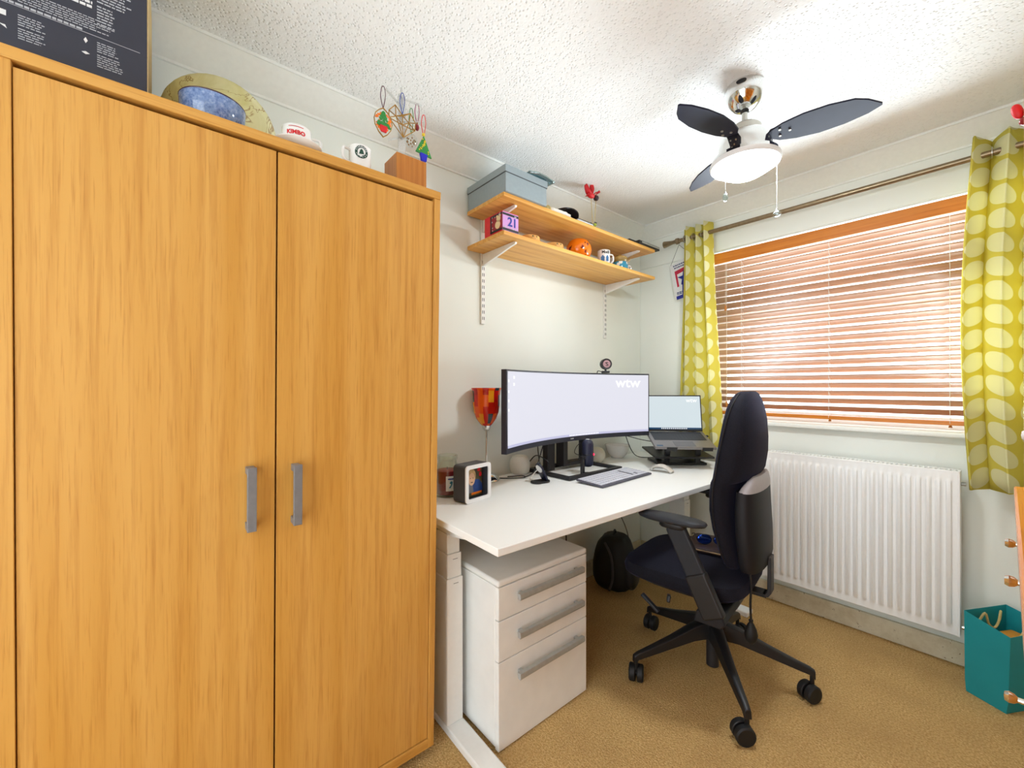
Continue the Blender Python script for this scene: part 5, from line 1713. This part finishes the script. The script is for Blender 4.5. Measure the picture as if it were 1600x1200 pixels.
star = [((0.052 if i % 2 == 0 else 0.020) * math.sin(i * PI / 5) + 0.005, (0.052 if i % 2 == 0 else 0.020) * math.cos(i * PI / 5) - 0.215) for i in range(10)]
B().prism(star, 0.010, Mp, 0.0055).build('star', plain('royal_blue_satin', S(36, 50, 140), 0.4), pq, bev=0.002)
B().prism([(-0.018, -0.235), (0.012, -0.235), (-0.008, -0.345), (-0.075, -0.345), (-0.075, -0.322), (-0.030, -0.322)], 0.004, Mp, 0.0045).prism([(0.005, -0.235), (0.030, -0.235), (0.020, -0.31), (-0.010, -0.35), (-0.014, -0.345)], 0.003, Mp, 0.009).build('ribbon_tails', plain('royal_blue_ribbon', S(28, 40, 140), 0.4), pq)

# ------------------------------------------------------------------ teal gift bag
tb = thing('gift_bag', 'teal paper gift bag with rope handles on carpet', 'bag', (1.743, 2.418, 0), math.atan2(0.06, -0.103) - PI)
# local +x runs from the near corner away along the broad side after rotation; side gusset runs along -x
GW, GL, GH = 0.120, 0.215, 0.305
b = B()
v0 = [(0, 0), (-GW, 0), (-GW, GL), (0, GL)]
hts = [GH - 0.012, GH + 0.018, GH + 0.022, GH]
lo = [b.bm.verts.new((x, y, 0.002)) for x, y in v0]
cr_ = [b.bm.verts.new((x * (0.98) + 0.006 * (1 if x == 0 else -1), y, 0.05)) for x, y in v0]
hi = [b.bm.verts.new((x + (0.012 if x == 0 else -0.006), y, h_)) for (x, y), h_ in zip(v0, hts)]
for p, q in ((lo, cr_), (cr_, hi)):
    for i in range(4):
        j = (i + 1) % 4
        b.bm.faces.new((p[i], p[j], q[j], q[i]))
b.bm.faces.new(lo[::-1])
b.build('paper_body', M['teal'], tb, solid=0.0015)
for x in (-GW + 0.004, 0.004):
    B().tube(spline([(x, 0.055, GH - 0.03), (x + 0.012, 0.070, GH + 0.012), (x + 0.014, 0.085, GH - 0.03), (x + 0.016, 0.11, GH - 0.048), (x + 0.014, 0.135, GH - 0.03), (x + 0.012, 0.150, GH + 0.012), (x, 0.165, GH - 0.03)], 5), 0.004, 7).build('rope_handle', M['rope'], tb, True)
B().b2((-GW + 0.02, 0.02, 0.20), (-0.012, GL - 0.02, 0.245)).build('folded_contents', plain('amber_wrap', S(206, 140, 40), 0.5, var=0.2, nscale=12), tb, bev=0.01)
B().b2((-GW + 0.012, 0.015, 0.10), (-0.010, GL - 0.015, 0.20)).build('tissue', plain('pinkish_tissue', S(206, 190, 176), 0.8), tb, bev=0.008)

# ------------------------------------------------------------------ pine dresser at the right-hand edge
dr = thing('pine_dresser', 'orange pine dresser with hutch and round metal knobs', 'dresser', (1.775, 0.30, 0))
B().b2((0, 0, 0.03), (0.48, 1.19, 0.975)).build('body', M['pine_v'], dr, bev=0.002)
B().b2((-0.020, -0.02, 0.975), (0.49, 1.20, 1.0)).build('top', M['pine_red'], dr, bev=0.004)
for i, (z0, z1) in enumerate(((0.80, 0.955), (0.56, 0.78), (0.31, 0.54), (0.06, 0.29))):
    for j, (y0, y1) in enumerate(((0.02, 0.585), (0.605, 1.17))):
        d_ = B().b2((-0.004, y0, z0), (0.002, y1, z1)).build('drawer_front', M['pine_v'], dr, bev=0.002)
        for y in (() if j == 0 else ((y0 + 0.20, y1 - 0.10) if i == 0 else ((y0 + 0.22,) if i == 1 else ()))):
            B().lathe([(0, 0), (0.005, 0), (0.0045, 0.014), (0.008, 0.018), (0.0095, 0.024), (0.007, 0.029), (0, 0.030)], 18, Matrix.Translation((-0.004, y, (z0 + z1) / 2 + 0.02)) @ Matrix.Rotation(-PI / 2, 4, 'Y')).build('knob', M['chrome'], d_, True)
hu = B().b2((0.010, 0.0, 1.0), (0.40, 0.022, 2.10)).b2((-0.006, 1.14, 1.0), (0.40, 1.162, 2.10)).b2((0.010, 0.022, 2.08), (0.40, 1.14, 2.10)).b2((0.39, 0.022, 1.0), (0.40, 1.14, 2.08)).b2((0.02, 0.022, 1.5), (0.39, 1.14, 1.52)).build('hutch', M['pine_v'], dr, bev=0.001)
B().lathe([(0, 0), (0.008, 0), (0.007, 0.008), (0.013, 0.015), (0.014, 0.022), (0.008, 0.029), (0, 0.030)], 18, Matrix.Translation((0.019, 1.10, 1.125)) @ Matrix.Rotation(-PI / 2, 4, 'Y')).build('white_knob', M['porcelain'], hu, True)
ro = thing('red_bird_ornament', 'glossy red bird ornament clipped to the pine hutch', 'ornament', (1.778, 1.472, 1.80))
B().sell((-0.006, 0.0, 0.050), (0.009, 0.008, 0.018), 0.9, 0.9, 16, 9, Matrix.Rotation(R(-14), 4, 'Y')).build('body', M['red'], ro, True)
B().sell((-0.008, 0.0, 0.020), (0.012, 0.008, 0.010), 0.9, 0.8, 16, 9, Matrix.Rotation(R(10), 4, 'Y')).build('tail', plain('dark_crimson', S(130, 14, 26), 0.3), ro, True)
B().b2((-0.001, -0.010, 0.02), (0.004, 0.004, 0.05)).build('clip', M['matte'], ro)
